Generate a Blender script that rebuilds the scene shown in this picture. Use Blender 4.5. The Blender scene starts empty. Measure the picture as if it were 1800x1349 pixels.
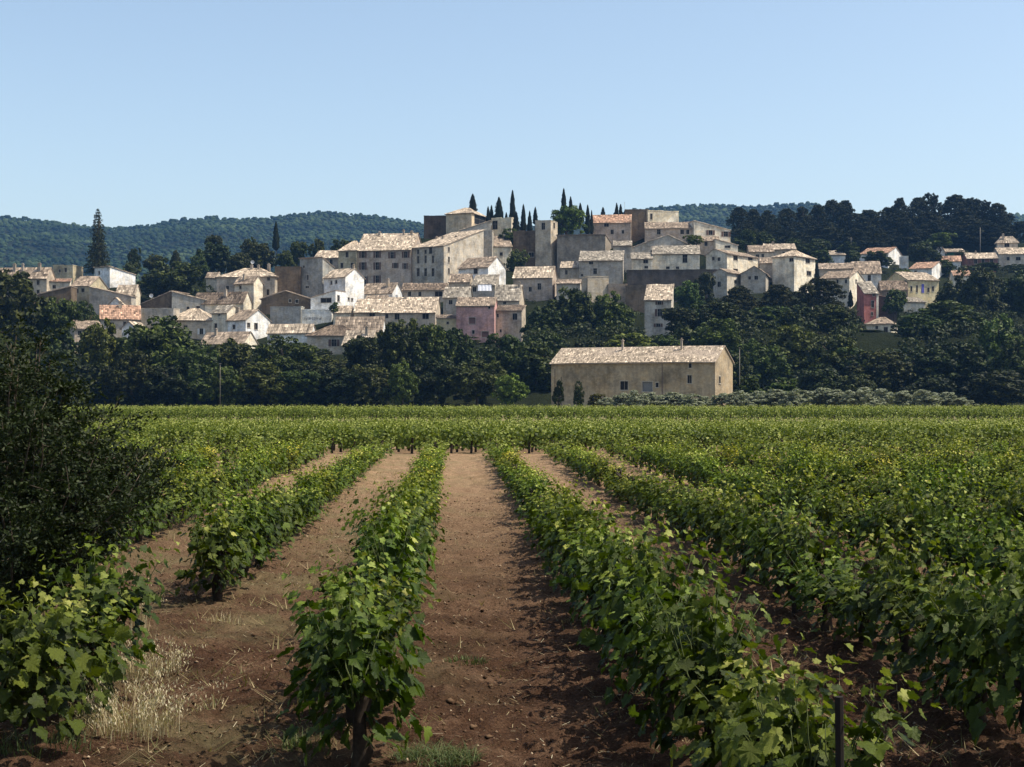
import bpy, math, random
import numpy as np
from mathutils import Matrix, Vector

S = bpy.context.scene
# ------------------------------------------------------------------ camera, sky, sun, exposure
F = 2500.0      # focal length in pixels of the 1800 px wide photograph
HC = 2.4        # eye height above the vineyard soil
YH = 692.0      # horizon row
cam = bpy.data.cameras.new('camera')
cam_o = bpy.data.objects.new('camera', cam)
S.collection.objects.link(cam_o)
S.camera = cam_o
cam_o.location = (0, 0, HC)
cam_o.rotation_euler = (math.pi / 2, 0, 0)
cam.sensor_width = 36.0
cam.lens = 36.0 * F / 1800.0
cam.shift_y = (YH - 674.5) / 1800.0
cam.clip_start = 0.1
cam.clip_end = 60000

SUN_AZ = 98           # degrees clockwise from the view direction: from the right
SUN_EL = 59
w = bpy.data.worlds.new('World')
S.world = w
w.use_nodes = True
wn = w.node_tree.nodes
sky = wn.new('ShaderNodeTexSky')
sky.sky_type = 'NISHITA'
sky.sun_disc = False
sky.sun_elevation = math.radians(SUN_EL)
sky.sun_rotation = math.radians(SUN_AZ)
sky.altitude = 200
sky.air_density = 1.0
sky.dust_density = 2.2
sky.ozone_density = 0.2
w.node_tree.links.new(sky.outputs[0], wn['Background'].inputs[0])
wn['Background'].inputs[1].default_value = 0.148

sun = bpy.data.lights.new('sun', 'SUN')
sun.energy = 4.7
sun.angle = math.radians(0.53)
sun.color = (1.0, 0.945, 0.86)
sun_o = bpy.data.objects.new('sun', sun)
S.collection.objects.link(sun_o)
_a, _e = math.radians(SUN_AZ), math.radians(SUN_EL)
to_sun = Vector((math.sin(_a) * math.cos(_e), math.cos(_a) * math.cos(_e), math.sin(_e)))
sun_o.rotation_euler = to_sun.to_track_quat('Z', 'Y').to_euler()

S.view_settings.view_transform = 'Standard'
S.view_settings.look = 'None'
S.view_settings.gamma = 1.0
S.view_settings.exposure = 0.54
S.view_settings.use_white_balance = True      # the camera's own white balance, set a little warm
S.view_settings.white_balance_temperature = 7050
S.view_settings.white_balance_tint = 7
S.cycles.use_denoising = True
S.cycles.max_bounces = 6
S.cycles.diffuse_bounces = 3
S.cycles.glossy_bounces = 2
S.cycles.transmission_bounces = 3
S.cycles.volume_bounces = 0
S.cycles.sample_clamp_indirect = 5.0

# ------------------------------------------------------------------ helpers
R = random.Random(7)
NR = np.random.default_rng(11)
C = S.collection


def at(px, py, d):
    return Vector(((px - 900) / F * d, d, HC + (YH - py) / F * d))


def tag(o, label=None, cat=None, group=None, kind=None):
    if label:
        o['label'] = label
    if cat:
        o['category'] = cat
    if group:
        o['group'] = group
    if kind:
        o['kind'] = kind
    return o


def empty(name, loc, rz=0.0):
    o = bpy.data.objects.new(name, None)
    C.objects.link(o)
    o.location = loc
    o.rotation_euler = (0, 0, rz)
    o.empty_display_size = 0.3
    return o


def link(name, me, mat=None, parent=None, loc=None, rot=None, scale=None, color=None):
    o = bpy.data.objects.new(name, me)
    C.objects.link(o)
    if mat is not None and not me.materials:
        me.materials.append(mat)
    if parent is not None:
        o.parent = parent
    if loc is not None:
        o.location = loc
    if rot is not None:
        o.rotation_euler = rot
    if scale is not None:
        o.scale = scale
    if color is not None:
        o.color = (color[0], color[1], color[2], 1)
    return o


def np_mesh(name, verts, faces, tint=None, smooth=False):
    """verts (n,3), faces (m,k) with one k; tint per vertex."""
    verts = np.asarray(verts, dtype=np.float32).reshape(-1, 3)
    faces = np.asarray(faces, dtype=np.int32)
    m, k = faces.shape
    me = bpy.data.meshes.new(name)
    me.vertices.add(len(verts))
    me.vertices.foreach_set('co', verts.ravel())
    me.loops.add(m * k)
    me.loops.foreach_set('vertex_index', faces.ravel())
    me.polygons.add(m)
    me.polygons.foreach_set('loop_start', np.arange(0, m * k, k, dtype=np.int32))
    me.polygons.foreach_set('loop_total', np.full(m, k, dtype=np.int32))
    if smooth:
        me.polygons.foreach_set('use_smooth', np.ones(m, dtype=bool))
    if tint is not None:
        at_ = me.attributes.new('tint', 'FLOAT', 'POINT')
        at_.data.foreach_set('value', np.asarray(tint, dtype=np.float32).ravel())
    me.update(calc_edges=True)
    return me


class MB:
    def __init__(self):
        self.v, self.f = [], []

    def face(self, *pts):
        n = len(self.v)
        self.v += [tuple(p) for p in pts]
        self.f.append(tuple(range(n, n + len(pts))))

    def box(self, x0, x1, y0, y1, z0, z1):
        n = len(self.v)
        self.v += [(x0, y0, z0), (x1, y0, z0), (x1, y1, z0), (x0, y1, z0), (x0, y0, z1), (x1, y0, z1), (x1, y1, z1), (x0, y1, z1)]
        self.f += [tuple(n + i for i in q) for q in ((3, 2, 1, 0), (4, 5, 6, 7), (0, 1, 5, 4), (1, 2, 6, 5), (2, 3, 7, 6), (3, 0, 4, 7))]

    def hexa(self, low, up):
        n = len(self.v)
        self.v += [tuple(p) for p in low] + [tuple(p) for p in up]
        self.f += [tuple(n + i for i in q) for q in ((3, 2, 1, 0), (4, 5, 6, 7), (0, 1, 5, 4), (1, 2, 6, 5), (2, 3, 7, 6), (3, 0, 4, 7))]

    def tube(self, pts, rad, seg=6):
        pts = [Vector(p) for p in pts]
        n0 = len(self.v)
        for i, p in enumerate(pts):
            t = (pts[min(i + 1, len(pts) - 1)] - pts[max(i - 1, 0)]).normalized()
            a = t.orthogonal().normalized() if abs(t.z) < .99 else Vector((1, 0, 0))
            if abs(t.z) >= .5:
                a = (Vector((1, 0, 0)) - t * t.x).normalized()
            b = t.cross(a)
            for k in range(seg):
                an = 2 * math.pi * k / seg
                self.v.append(tuple(p + (a * math.cos(an) + b * math.sin(an)) * rad[i]))
        for i in range(len(pts) - 1):
            for k in range(seg):
                k2 = (k + 1) % seg
                self.f.append((n0 + i * seg + k, n0 + i * seg + k2, n0 + (i + 1) * seg + k2, n0 + (i + 1) * seg + k))
        self.f.append(tuple(n0 + k for k in reversed(range(seg))))
        e = n0 + (len(pts) - 1) * seg
        self.f.append(tuple(e + k for k in range(seg)))

    def mesh(self, name, smooth=False):
        me = bpy.data.meshes.new(name)
        me.from_pydata(self.v, [], self.f)
        if smooth:
            me.polygons.foreach_set('use_smooth', [True] * len(me.polygons))
        me.update()
        return me

    def build(self, name, mat, parent=None, color=None, smooth=False):
        return link(name, self.mesh(name, smooth), mat, parent, color=color)


def vnoise(x, y, seed=0):
    x = np.asarray(x, dtype=np.float64)
    y = np.asarray(y, dtype=np.float64)
    xi, yi = np.floor(x).astype(np.int64), np.floor(y).astype(np.int64)
    fx, fy = x - xi, y - yi
    fx = fx * fx * (3 - 2 * fx)
    fy = fy * fy * (3 - 2 * fy)

    def h(a, b):
        n = (a * 374761393 + b * 668265263 + seed * 1274126177) & 0x7fffffff
        n = ((n ^ (n >> 13)) * 1274126177) & 0x7fffffff
        return ((n ^ (n >> 16)) & 0xffff) / 65535.0
    return (h(xi, yi) * (1 - fx) + h(xi + 1, yi) * fx) * (1 - fy) + (h(xi, yi + 1) * (1 - fx) + h(xi + 1, yi + 1) * fx) * fy


def fbm(x, y, seed=0, oct=4):
    t, a, s = 0, .5, 0
    for o in range(oct):
        t = t + a * vnoise(np.asarray(x) * 2 ** o, np.asarray(y) * 2 ** o, seed + o)
        s += a
        a *= .5
    return t / s


ORD = 'first second third fourth fifth sixth seventh eighth ninth tenth eleventh twelfth thirteenth fourteenth fifteenth sixteenth seventeenth eighteenth nineteenth twentieth'.split()
TENS = {20: 'twenty', 30: 'thirty', 40: 'forty', 50: 'fifty', 60: 'sixty'}
TENTH = {30: 'thirtieth', 40: 'fortieth', 50: 'fiftieth', 60: 'sixtieth'}


def ordinal(n):
    if n <= 20:
        return ORD[n - 1]
    t = n // 10 * 10
    return TENTH[n] if n == t else TENS[t] + '-' + ORD[n - t - 1]


# ------------------------------------------------------------------ materials
def nodes_of(name):
    m = bpy.data.materials.new(name)
    m.use_nodes = True
    nt = m.node_tree
    return m, nt, nt.nodes['Principled BSDF']


def N(nt, kind, **kw):
    n = nt.nodes.new('ShaderNode' + kind)
    for k, v in kw.items():
        if k.startswith('i_'):
            key = k[2:]
            n.inputs[int(key) if key.isdigit() else key.replace('_', ' ')].default_value = v
        else:
            setattr(n, k, v)
    return n


def ramp(nt, fac, stops):
    r = nt.nodes.new('ShaderNodeValToRGB')
    e = r.color_ramp.elements
    while len(e) < len(stops):
        e.new(0.5)
    for i, (p, c) in enumerate(stops):
        e[i].position = p
        e[i].color = (c, c, c, 1) if not isinstance(c, tuple) else (c[0], c[1], c[2], 1)
    nt.links.new(fac, r.inputs[0])
    return r.outputs[0]


def mix(nt, a, b, fac=1.0, mode='MULTIPLY'):
    m = nt.nodes.new('ShaderNodeMix')
    m.data_type = 'RGBA'
    m.blend_type = mode
    for s, v in ((m.inputs[6], a), (m.inputs[7], b), (m.inputs[0], fac)):
        if hasattr(v, 'node'):
            nt.links.new(v, s)
        else:
            s.default_value = (v[0], v[1], v[2], 1) if isinstance(v, tuple) else v
    return m.outputs[2]


def noise(nt, vec, scale, detail=4, rough=.6):
    n = N(nt, 'TexNoise', i_Scale=scale, i_Detail=detail, i_Roughness=rough)
    if vec is not None:
        nt.links.new(vec, n.inputs['Vector'])
    return n.outputs[0]


def bump(nt, bsdf, height, strength=.4, dist=.05):
    b = N(nt, 'Bump', i_Strength=strength, i_Distance=dist)
    nt.links.new(height, b.inputs['Height'])
    nt.links.new(b.outputs[0], bsdf.inputs['Normal'])


def scaled(nt, vec, s):
    mp = N(nt, 'Mapping')
    mp.inputs['Scale'].default_value = s
    nt.links.new(vec, mp.inputs['Vector'])
    return mp.outputs[0]


def mat_flat(name, col, rough=.8, spec=.3, nscale=6.0, amt=.35):
    m, nt, b = nodes_of(name)
    co = N(nt, 'TexCoord').outputs['Object']
    v = ramp(nt, noise(nt, co, nscale, 5), [(.25, 1 - amt), (.75, 1 + amt)])
    nt.links.new(mix(nt, col, v), b.inputs['Base Color'])
    b.inputs['Roughness'].default_value = rough
    b.inputs['Specular IOR Level'].default_value = spec
    return m


def mat_leaf(name, stops, transl=.3, rough=.5, spec=.35, objcol=True, trcol=(1.15, 1.25, .5), vein=False):
    m, nt, b = nodes_of(name)
    t = N(nt, 'Attribute', attribute_name='tint').outputs['Fac']
    col = ramp(nt, t, stops)
    if objcol:
        col = mix(nt, col, N(nt, 'ObjectInfo').outputs['Color'])
    if vein:
        co = N(nt, 'TexCoord').outputs['Object']
        nz = noise(nt, co, 22, 5, .7)
        col = mix(nt, col, ramp(nt, nz, [(.3, .62), (.5, 1.0), (.7, 1.35)]))
        bump(nt, b, noise(nt, co, 60, 4, .7), .5, .01)
    nt.links.new(col, b.inputs['Base Color'])
    b.inputs['Roughness'].default_value = rough
    b.inputs['Specular IOR Level'].default_value = spec
    tr = N(nt, 'BsdfTranslucent')
    nt.links.new(mix(nt, col, trcol), tr.inputs[0])
    ms = N(nt, 'MixShader')
    ms.inputs[0].default_value = transl
    nt.links.new(b.outputs[0], ms.inputs[1])
    nt.links.new(tr.outputs[0], ms.inputs[2])
    nt.links.new(ms.outputs[0], nt.nodes['Material Output'].inputs[0])
    return m


def mat_wall():
    m, nt, b = nodes_of('plaster_and_stone')
    co = N(nt, 'TexCoord').outputs['Object']
    oi = N(nt, 'ObjectInfo')
    off = N(nt, 'VectorMath', operation='ADD')
    sc = N(nt, 'VectorMath', operation='SCALE')
    sc.inputs[0].default_value = (37, 91, 53)
    nt.links.new(oi.outputs['Random'], sc.inputs['Scale'])
    nt.links.new(co, off.inputs[0])
    nt.links.new(sc.outputs[0], off.inputs[1])
    p = off.outputs[0]
    col = oi.outputs['Color']
    big = ramp(nt, noise(nt, p, .35, 5, .65), [(.3, .50), (.5, .95), (.72, 1.3)])
    col = mix(nt, col, big)
    strk = ramp(nt, noise(nt, scaled(nt, p, (1.1, 1.1, .12)), 1.6, 4, .7), [(.32, .55), (.55, 1.0)])
    col = mix(nt, col, strk, .55)
    vo = N(nt, 'TexVoronoi', i_Scale=2.3, feature='F1')
    nt.links.new(scaled(nt, p, (1, 1, 1.7)), vo.inputs['Vector'])
    hs = ramp(nt, vo.outputs['Color'], [(.2, .8), (.8, 1.18)])
    col = mix(nt, col, hs, .6)
    fine = noise(nt, p, 9.0, 4, .7)
    col = mix(nt, col, ramp(nt, fine, [(.3, .82), (.7, 1.14)]), .8)
    warm = mix(nt, col, (1.06, .98, .86), ramp(nt, noise(nt, p, .8, 3), [(.45, 0.0), (.65, 1.0)]))
    nt.links.new(warm, b.inputs['Base Color'])
    b.inputs['Roughness'].default_value = .95
    b.inputs['Specular IOR Level'].default_value = .1
    bump(nt, b, fine, .5, .06)
    return m


def mat_tile():
    m, nt, b = nodes_of('clay_roof_tile')
    oi = N(nt, 'ObjectInfo')
    t = N(nt, 'Attribute', attribute_name='tint').outputs['Fac']
    var = ramp(nt, t, [(0.0, .36), (.45, .85), (.8, 1.25), (1.0, 1.8)])
    co = N(nt, 'TexCoord').outputs['Object']
    lich = ramp(nt, noise(nt, co, .8, 5, .75), [(.32, .5), (.5, .95), (.68, 1.4)])
    col = mix(nt, mix(nt, oi.outputs['Color'], var), lich)
    nt.links.new(col, b.inputs['Base Color'])
    b.inputs['Roughness'].default_value = .9
    b.inputs['Specular IOR Level'].default_value = .15
    bump(nt, b, noise(nt, co, 12, 3), .4, .03)
    return m


WALL = mat_wall()
TILE = mat_tile()
SLAB = mat_flat('roof_edge_mortar', (.30, .24, .19))
GLASS = mat_flat('dark_window_glass', (.012, .011, .011), .6, .15, 1.0, .2)
FRAME = mat_flat('pale_stone_surround', (.36, .32, .27))


def mat_objcol(name, rough=.6):
    m, nt, b = nodes_of(name)
    co = N(nt, 'TexCoord').outputs['Object']
    v = ramp(nt, noise(nt, co, 5, 4), [(.3, .8), (.7, 1.15)])
    nt.links.new(mix(nt, N(nt, 'ObjectInfo').outputs['Color'], v), b.inputs['Base Color'])
    b.inputs['Roughness'].default_value = rough
    b.inputs['Specular IOR Level'].default_value = .2
    return m


PAINT = mat_objcol('weathered_paint')
BARK = mat_flat('tree_bark', (.075, .058, .045), .95, .1, 9, .5)
VBARK = mat_flat('vine_bark', (.035, .026, .02), .95, .1, 30, .5)
PALEBARK = mat_flat('bleached_dead_wood', (.42, .38, .33), .9, .1, 9, .3)
VLEAF = mat_leaf('vine_leaf', [(0, (.013, .023, .002)), (.4, (.043, .067, .006)), (.75, (.132, .166, .020)), (1, (.29, .31, .09))], .27, .55, .2, vein=True)
CROWN = mat_leaf('broadleaf_foliage', [(0, (.009, .014, .002)), (.5, (.030, .044, .005)), (1, (.088, .110, .016))], .14, .6, .2)
NEEDLE = mat_leaf('conifer_foliage', [(0, (.010, .013, .003)), (.5, (.021, .026, .006)), (1, (.040, .046, .013))], .08, .7, .15)
SILVER = mat_leaf('silvery_foliage', [(0, (.12, .135, .09)), (.5, (.19, .205, .14)), (1, (.27, .285, .20))], .2, .7, .2)
FARWOOD = mat_leaf('distant_wood_foliage', [(0, (.008, .017, .006)), (.5, (.020, .036, .012)), (1, (.045, .065, .024))], .05, .8, .1)
DRY = mat_leaf('dry_grass_stalks', [(0, (.20, .15, .08)), (.6, (.40, .33, .20)), (1, (.58, .52, .38))], .25, .7, .2)
WEED = mat_leaf('weed_blades', [(0, (.03, .05, .018)), (.6, (.07, .095, .035)), (1, (.16, .16, .07))], .25, .7, .2)
# ------------------------------------------------------------------ the village: survey of every building
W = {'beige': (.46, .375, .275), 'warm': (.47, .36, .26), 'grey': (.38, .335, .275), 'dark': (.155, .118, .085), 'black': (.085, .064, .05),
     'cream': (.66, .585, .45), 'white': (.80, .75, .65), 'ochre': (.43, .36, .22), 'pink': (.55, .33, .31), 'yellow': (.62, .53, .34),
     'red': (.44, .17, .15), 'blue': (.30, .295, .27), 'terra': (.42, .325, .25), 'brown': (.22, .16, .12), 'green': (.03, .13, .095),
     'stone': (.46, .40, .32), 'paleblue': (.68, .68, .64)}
RC = {'brown': (.275, .215, .165), 'pale': (.43, .35, .27), 'red': (.38, .235, .165), 'grey': (.29, .255, .21), 'dark': (.16, .12, .09)}


def depth_of(yb):
    return float(np.interp(yb, [390, 400, 440, 480, 520, 560, 600, 630], [431, 425, 398, 376, 356, 338, 322, 310]))


HOUSES = []


def H(label, xl, xr, ye, yb, th=12, xs=None, D=9.0, roof='g', yr=None, col='beige', rc='brown', d=None, win=(), sw=(), ch=(), rp=.5, name='stone_house', cat='house', sh=None, group='village houses on the hill'):
    d = d or depth_of(yb)
    t = math.radians(th)
    c, s = math.cos(t), math.sin(t)
    L = (xr - xl) * d / (c * F + s / 2 * (xr + xl - 1800))
    d0 = d + L / 2 * s
    X0 = (xl - 900) / F * d0
    d1 = d0 - L * s
    X1 = X0 + L * c
    if xs is not None:
        k = (xs - 900) / F
        den = s - k * c
        D = ((k * d1 - X1) / den) if abs(den) > .03 else D
        D = min(max(D, 3.0), 24.0)
    zb = HC + (YH - yb) / F * d
    e = (yb - ye) / F * d
    r = 0.0
    if yr is not None:
        dr = d + (D * c / 2 if roof in 'gh' else D * c if roof == 's' else 0)
        r = HC + (YH - yr) / F * dr - zb - e
    HOUSES.append(dict(label=label, c=c, s=s, t=t, L=L, D=D, d0=d0, X0=X0, d1=d1, X1=X1, zb=zb, e=e, r=r, roof=roof, col=W[col] if isinstance(col, str) else col, rc=RC[rc], win=win, sw=sw, ch=ch, rp=rp, name=name, cat=cat, sh=sh, d=d, group=group))


SB = (.11, .065, .05)
SG = (.25, .24, .22)
SW = (.62, .62, .60)
# left end of the village
H('long tile-roofed house at the left edge, half hidden by a big tree', -40, 82, 488, 522, 8, 97, yr=471, ch=(.5, .62, .86), win=((67, 497), (67, 514), (30, 498)))
H('low cream annex against the long left-edge house', 81, 123, 495, 520, -14, D=6, roof='s', yr=490, col='cream', rc='red')
H('flat-topped ochre block above the cream annex at far left', 93, 128, 467, 497, 6, D=7, roof='p', col='ochre', d=392)
H('small ochre-fronted house with a brown gabled roof near the tall fir', 125, 157, 502, 532, 8, 190, yr=486, col='ochre', D=10)
H('grey blind wall house with top sloping right, below the fir', 157, 231, 504, 545, 6, 236, roof='l', yr=521, col='grey', rc='brown')
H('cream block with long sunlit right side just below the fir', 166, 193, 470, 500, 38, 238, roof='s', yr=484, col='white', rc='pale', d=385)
H('tile-roofed lean-to below the cream block by the round tree', 204, 238, 515, 532, 10, 240, roof='g', yr=501, col='cream', rc='pale', D=6, d=362)
H('dark ivy-stained stone wall sloping left at the village edge', 61, 125, 519, 552, -4, D=6, roof='l', yr=503, col='dark', rc='dark', name='stone_wall_house')
H('house with an orange-red roof in the lower left cluster', 176, 247, 560, 582, -16, D=9, yr=537, col='grey', rc='red', ch=(.5,))
H('tiny white gabled house front above the orange-red roof', 189, 218, 537, 548, 10, D=7, roof='f', yr=523, col='white', rc='pale')
H('dark-gabled house with terracotta front at lower far left', 131, 183, 578, 634, -30, D=12, yr=563, col='terra', win=((140, 586, 5, 8),), ch=(.05,))
H('small white gabled shed among the treetops at lower left', 214, 239, 576, 594, 10, D=6, roof='f', yr=565, col='white', rc='pale')
H('dark stone house end rising to the right with a satellite dish', 247, 302, 534, 548, 12, D=10, roof='l', yr=512, col='dark', d=352)
H('long pale grey house whose roofline falls to the right', 302, 386, 513, 549, -8, D=9, roof='l', yr=533, col='blue', rc='pale', d=350, ch=(.8,))
H('low grey garden wall with a white coping under the dark gable', 248, 305, 543, 568, 4, 316, D=5, roof='p', col='grey', name='stone_wall_house')
H('hip-roofed house with a white shutter at lower left', 291, 372, 562, 600, 5, D=10, roof='h', yr=543, col='beige', rc='pale', win=((326, 576, 7, 7), (354, 583, 6, 10), (310, 580, 5, 7)), sh=SW, d=337)
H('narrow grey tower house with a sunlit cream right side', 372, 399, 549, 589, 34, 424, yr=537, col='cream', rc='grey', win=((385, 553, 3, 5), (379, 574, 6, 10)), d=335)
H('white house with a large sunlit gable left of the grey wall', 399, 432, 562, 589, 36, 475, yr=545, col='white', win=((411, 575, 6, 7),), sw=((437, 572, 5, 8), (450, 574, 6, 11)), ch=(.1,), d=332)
H('low porch house with broad brown roof at the tree edge', 352, 428, 603, 626, 24, 453, yr=584, col='cream', win=((362, 609, 14, 9), (384, 611, 14, 9)), ch=(.25,), d=318)
H('tall blank blue-grey wall in the middle of the left village', 475, 529, 540, 576, 7, 533, roof='p', col='blue', D=7, d=341, name='stone_wall_house')
H('white wall with a faded row of dark marks', 531, 583, 545, 577, 2, D=7, roof='p', col='paleblue', d=341, name='whitewashed_house')
H('long house with pale tiled roof below the blank grey wall', 470, 547, 583, 618, 12, 552, yr=570, col='paleblue', rc='pale', d=322)
H('brown hip-roofed house with one large dark shuttered window', 540, 629, 589, 634, 5, D=9, roof='h', yr=572, col='beige', rc='dark', win=((587, 603, 9, 12), (578, 622, 5, 9)), sh=SB, d=316)
H('small house with a slanted pale roof at the treetops', 602, 652, 604, 630, 18, 668, yr=581, col='ochre', rc='pale', ch=(.75,), d=312)
H('wide hip-roofed house on the left slope behind the cream tower', 381, 483, 486, 522, 8, D=11, roof='h', yr=472, col='grey', rc='pale', win=((472, 490, 5, 7), (471, 514, 5, 10), (400, 506, 5, 7)), ch=(.5, .62, .8))
H('narrow house with a tall sunlit cream right flank', 412, 446, 497, 547, 33, 462, yr=486, col='cream', ch=(.4,), d=352)
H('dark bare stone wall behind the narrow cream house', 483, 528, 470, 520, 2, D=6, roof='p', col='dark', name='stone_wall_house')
H('stained grey tower block left of the long shuttered facade', 527, 567, 454, 520, 28, 587, roof='s', yr=471, col='blue', win=((541, 488, 3, 9), (540, 505, 7, 3), (534, 469, 3, 4)))
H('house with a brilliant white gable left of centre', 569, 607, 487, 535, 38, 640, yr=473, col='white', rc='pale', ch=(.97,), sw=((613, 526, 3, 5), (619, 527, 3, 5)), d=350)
H('white house with a wide dark arched terrace opening', 546, 590, 523, 548, 20, 612, roof='l', yr=511, col='white', win=((573, 527, 20, 11),), sw=((595, 525, 4, 11),), D=5, d=344)
H('low dark stone gable house left of the white terrace house', 459, 545, 525, 546, 0, D=10, roof='f', yr=511, col='dark', win=((510, 527, 4, 10), (522, 530, 5, 6)), d=347)
H('dark-roofed low house under the narrow cream house', 340, 428, 531, 543, 20, 442, yr=514, col='cream', rc='dark', d=349, ch=(.6,))
# the long shuttered facade and the top of the hill
H('short pinkish wing at the left end of the long shuttered facade', 552, 596, 453, 478, 10, D=9, roof='g', yr=441, col='terra', rc='pale', win=((582, 461, 5, 9),), d=392)
H('yellowish end section of the long shuttered facade', 595, 627, 440, 506, 10, D=14, roof='h', yr=424, col='ochre', rc='pale', win=((610, 448, 5, 9), (601, 467, 5, 9), (619, 467, 5, 9)), d=384)
H('long three-storey facade with brown shutters', 626, 722, 439, 508, 10, D=16, roof='g', yr=411, col='terra', rc='pale', win=((638, 448, 6, 11), (663, 448, 6, 11), (689, 449, 6, 11), (713, 448, 6, 11), (638, 468, 6, 13), (663, 468, 6, 13), (695, 467, 5, 9), (712, 468, 4, 10), (642, 493, 4, 13), (663, 491, 6, 13)), sh=SB, ch=(.3, .75, .9), d=383)
H('pale corner building with nine windows and rough stone flank', 722, 780, 434, 502, 36, 850, roof='s', yr=407, col='stone', rc='pale', win=((735, 443, 4, 8), (748, 443, 4, 7), (757, 441, 6, 11), (735, 457, 4, 13), (748, 456, 4, 13), (761, 456, 4, 13), (735, 479, 5, 14), (748, 479, 5, 14), (761, 479, 5, 14)), sw=((789, 439, 3, 8), (789, 457, 3, 10), (789, 477, 3, 10)), d=380, ch=(.1, .3, .7))
H('shadowed narrow block behind the rough stone flank', 850, 865, 406, 458, 4, D=6, roof='p', col='grey', d=398, name='stone_wall_house')
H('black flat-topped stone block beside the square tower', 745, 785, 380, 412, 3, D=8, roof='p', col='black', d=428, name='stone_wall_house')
H('square castle tower with a low pyramid roof and loggia', 784, 829, 375, 412, 20, 858, roof='h', yr=366, col=(.5, .42, .31), rc='pale', sw=((844, 387, 20, 19),), d=426, name='castle_tower', cat='tower')
H('small shed roof rising right under the castle tower', 808, 863, 405, 412, 0, D=6, roof='l', yr=388, col='stone', rc='pale', d=421)
H('cream ruin wall with one cross-mullioned window', 864, 899, 384, 410, 22, 902, roof='p', col='cream', win=((870, 396, 9, 15),), d=424, D=4, name='ruined_wall', cat='ruin')
H('cream house with a steep tiled roof under the ruin wall', 863, 900, 433, 458, -8, D=8, roof='s', yr=416, col='cream', win=((881, 447, 5, 6),), d=402)
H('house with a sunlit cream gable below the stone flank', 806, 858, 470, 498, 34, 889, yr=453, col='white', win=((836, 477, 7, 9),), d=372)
H('small brown-roofed house below the corner building', 789, 826, 495, 510, 6, D=7, yr=482, col='beige', d=363)
H('roof terrace house with a white awning', 829, 870, 501, 518, 8, D=7, roof='s', yr=484, col='grey', rc='grey', d=358, win=((834, 509, 6, 8),))
H('long dark-fronted house with a glazed corner below the long shuttered facade', 706, 783, 509, 526, 4, D=7, yr=498, col='grey', rc='dark', win=((771, 517, 13, 9), (720, 517, 5, 8), (738, 517, 5, 8)), d=357)
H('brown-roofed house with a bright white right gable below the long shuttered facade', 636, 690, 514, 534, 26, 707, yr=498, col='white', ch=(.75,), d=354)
H('grey-fronted house squeezed left of the pink house', 779, 823, 522, 554, 6, D=8, yr=505, col='blue', rc='grey', d=344)
H('house with a mottled pale roof left of the long pink roof', 622, 668, 548, 574, 5, D=10, yr=526, col='beige', rc='pale', win=((654, 555, 10, 9),), d=334)
H('long house with pale pinkish tiles above the tree band', 668, 765, 549, 576, 3, 776, D=10, yr=523, col='beige', rc='pale', win=((698, 557, 8, 10), (748, 556, 11, 10), (680, 556, 5, 7)), ch=(.4,), d=333)
H('brown sloping roof with a white end wall at the treetops', 588, 672, 581, 596, 6, 678, D=8, yr=557, col='white', d=324)
H('tall pink house with brown shuttered windows', 802, 869, 537, 602, 4, D=9, yr=523, col='pink', win=((830, 564, 11, 11), (853, 588, 12, 10), (832, 584, 4, 6), (860, 541, 3, 4)), d=322, name='plastered_house')
H('small yellow wall with a tiled top left of the pink house', 767, 803, 559, 584, -2, D=5, roof='s', yr=554, col='yellow', win=((787, 568, 4, 4),), d=325, name='plastered_house')
H('house with a plain grey roof right of the pink house', 869, 913, 527, 542, 8, D=9, yr=501, col='beige', rc='grey', win=((887, 532, 5, 6),), d=341, ch=(.9,))
H('narrow beige house with a low porch roof beside the pink house', 869, 917, 546, 592, 8, D=7, roof='s', yr=537, col='beige', rc='dark', win=((875, 555, 3, 6), (905, 557, 8, 11), (880, 582, 3, 5)), d=325, sh=None)
H('brown house with stepped tiled roofs at the foot of the watchtower', 902, 971, 487, 518, 12, 979, yr=469, col='terra', rc='pale', win=((948, 504, 6, 11), (932, 509, 5, 8)), d=362)
H('tall ruined watchtower with two top openings', 941, 968, 389, 474, 24, 980, roof='p', col='stone', win=((955, 398, 6, 12),), sw=((974, 397, 3, 10),), d=402, name='watchtower', cat='tower')
H('dark castle curtain wall left of the watchtower', 902, 943, 407, 478, 8, D=5, roof='p', col='dark', d=406, name='castle_wall', cat='castle wall', win=((934, 448, 9, 8),))
H('broad castle rampart right of the watchtower', 979, 1064, 413, 490, 8, 1077, roof='s', yr=428, col=(.27, .235, .195), rc='brown', d=400, name='castle_wall', cat='castle wall')
H('square house with a red-brown roof on the castle hilltop', 1041, 1109, 391, 426, 6, D=9, yr=378, col='terra', rc='red', win=((1066, 396, 8, 6), (1076, 408, 5, 8), (1095, 408, 4, 6)), d=424)
H('dark high block beside the hilltop house', 1099, 1140, 369, 424, 1, D=8, roof='p', col='dark', d=428, name='stone_wall_house')
H('roofless ruin with a bright plaster patch on the skyline', 1139, 1193, 372, 398, -14, D=5, roof='p', col='cream', d=428, name='ruined_house', cat='ruin', win=((1145, 381, 4, 10),))
H('wide low house under the roofless ruin', 1134, 1225, 401, 420, 4, D=9, yr=391, col='terra', win=((1158, 408, 6, 9), (1199, 408, 6, 8), (1209, 408, 5, 8)), d=417)
H('cream house with roof sloping right near the pines', 1220, 1284, 389, 426, -10, D=10, roof='l', yr=404, col='cream', rc='pale', win=((1249, 409, 7, 9), (1276, 412, 8, 9)), d=416, sh=SB)
H('cream lower wing of the house near the pines', 1258, 1297, 421, 442, -12, D=7, roof='l', yr=431, col='cream', rc='pale', win=((1279, 433, 10, 6),), d=409)
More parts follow.
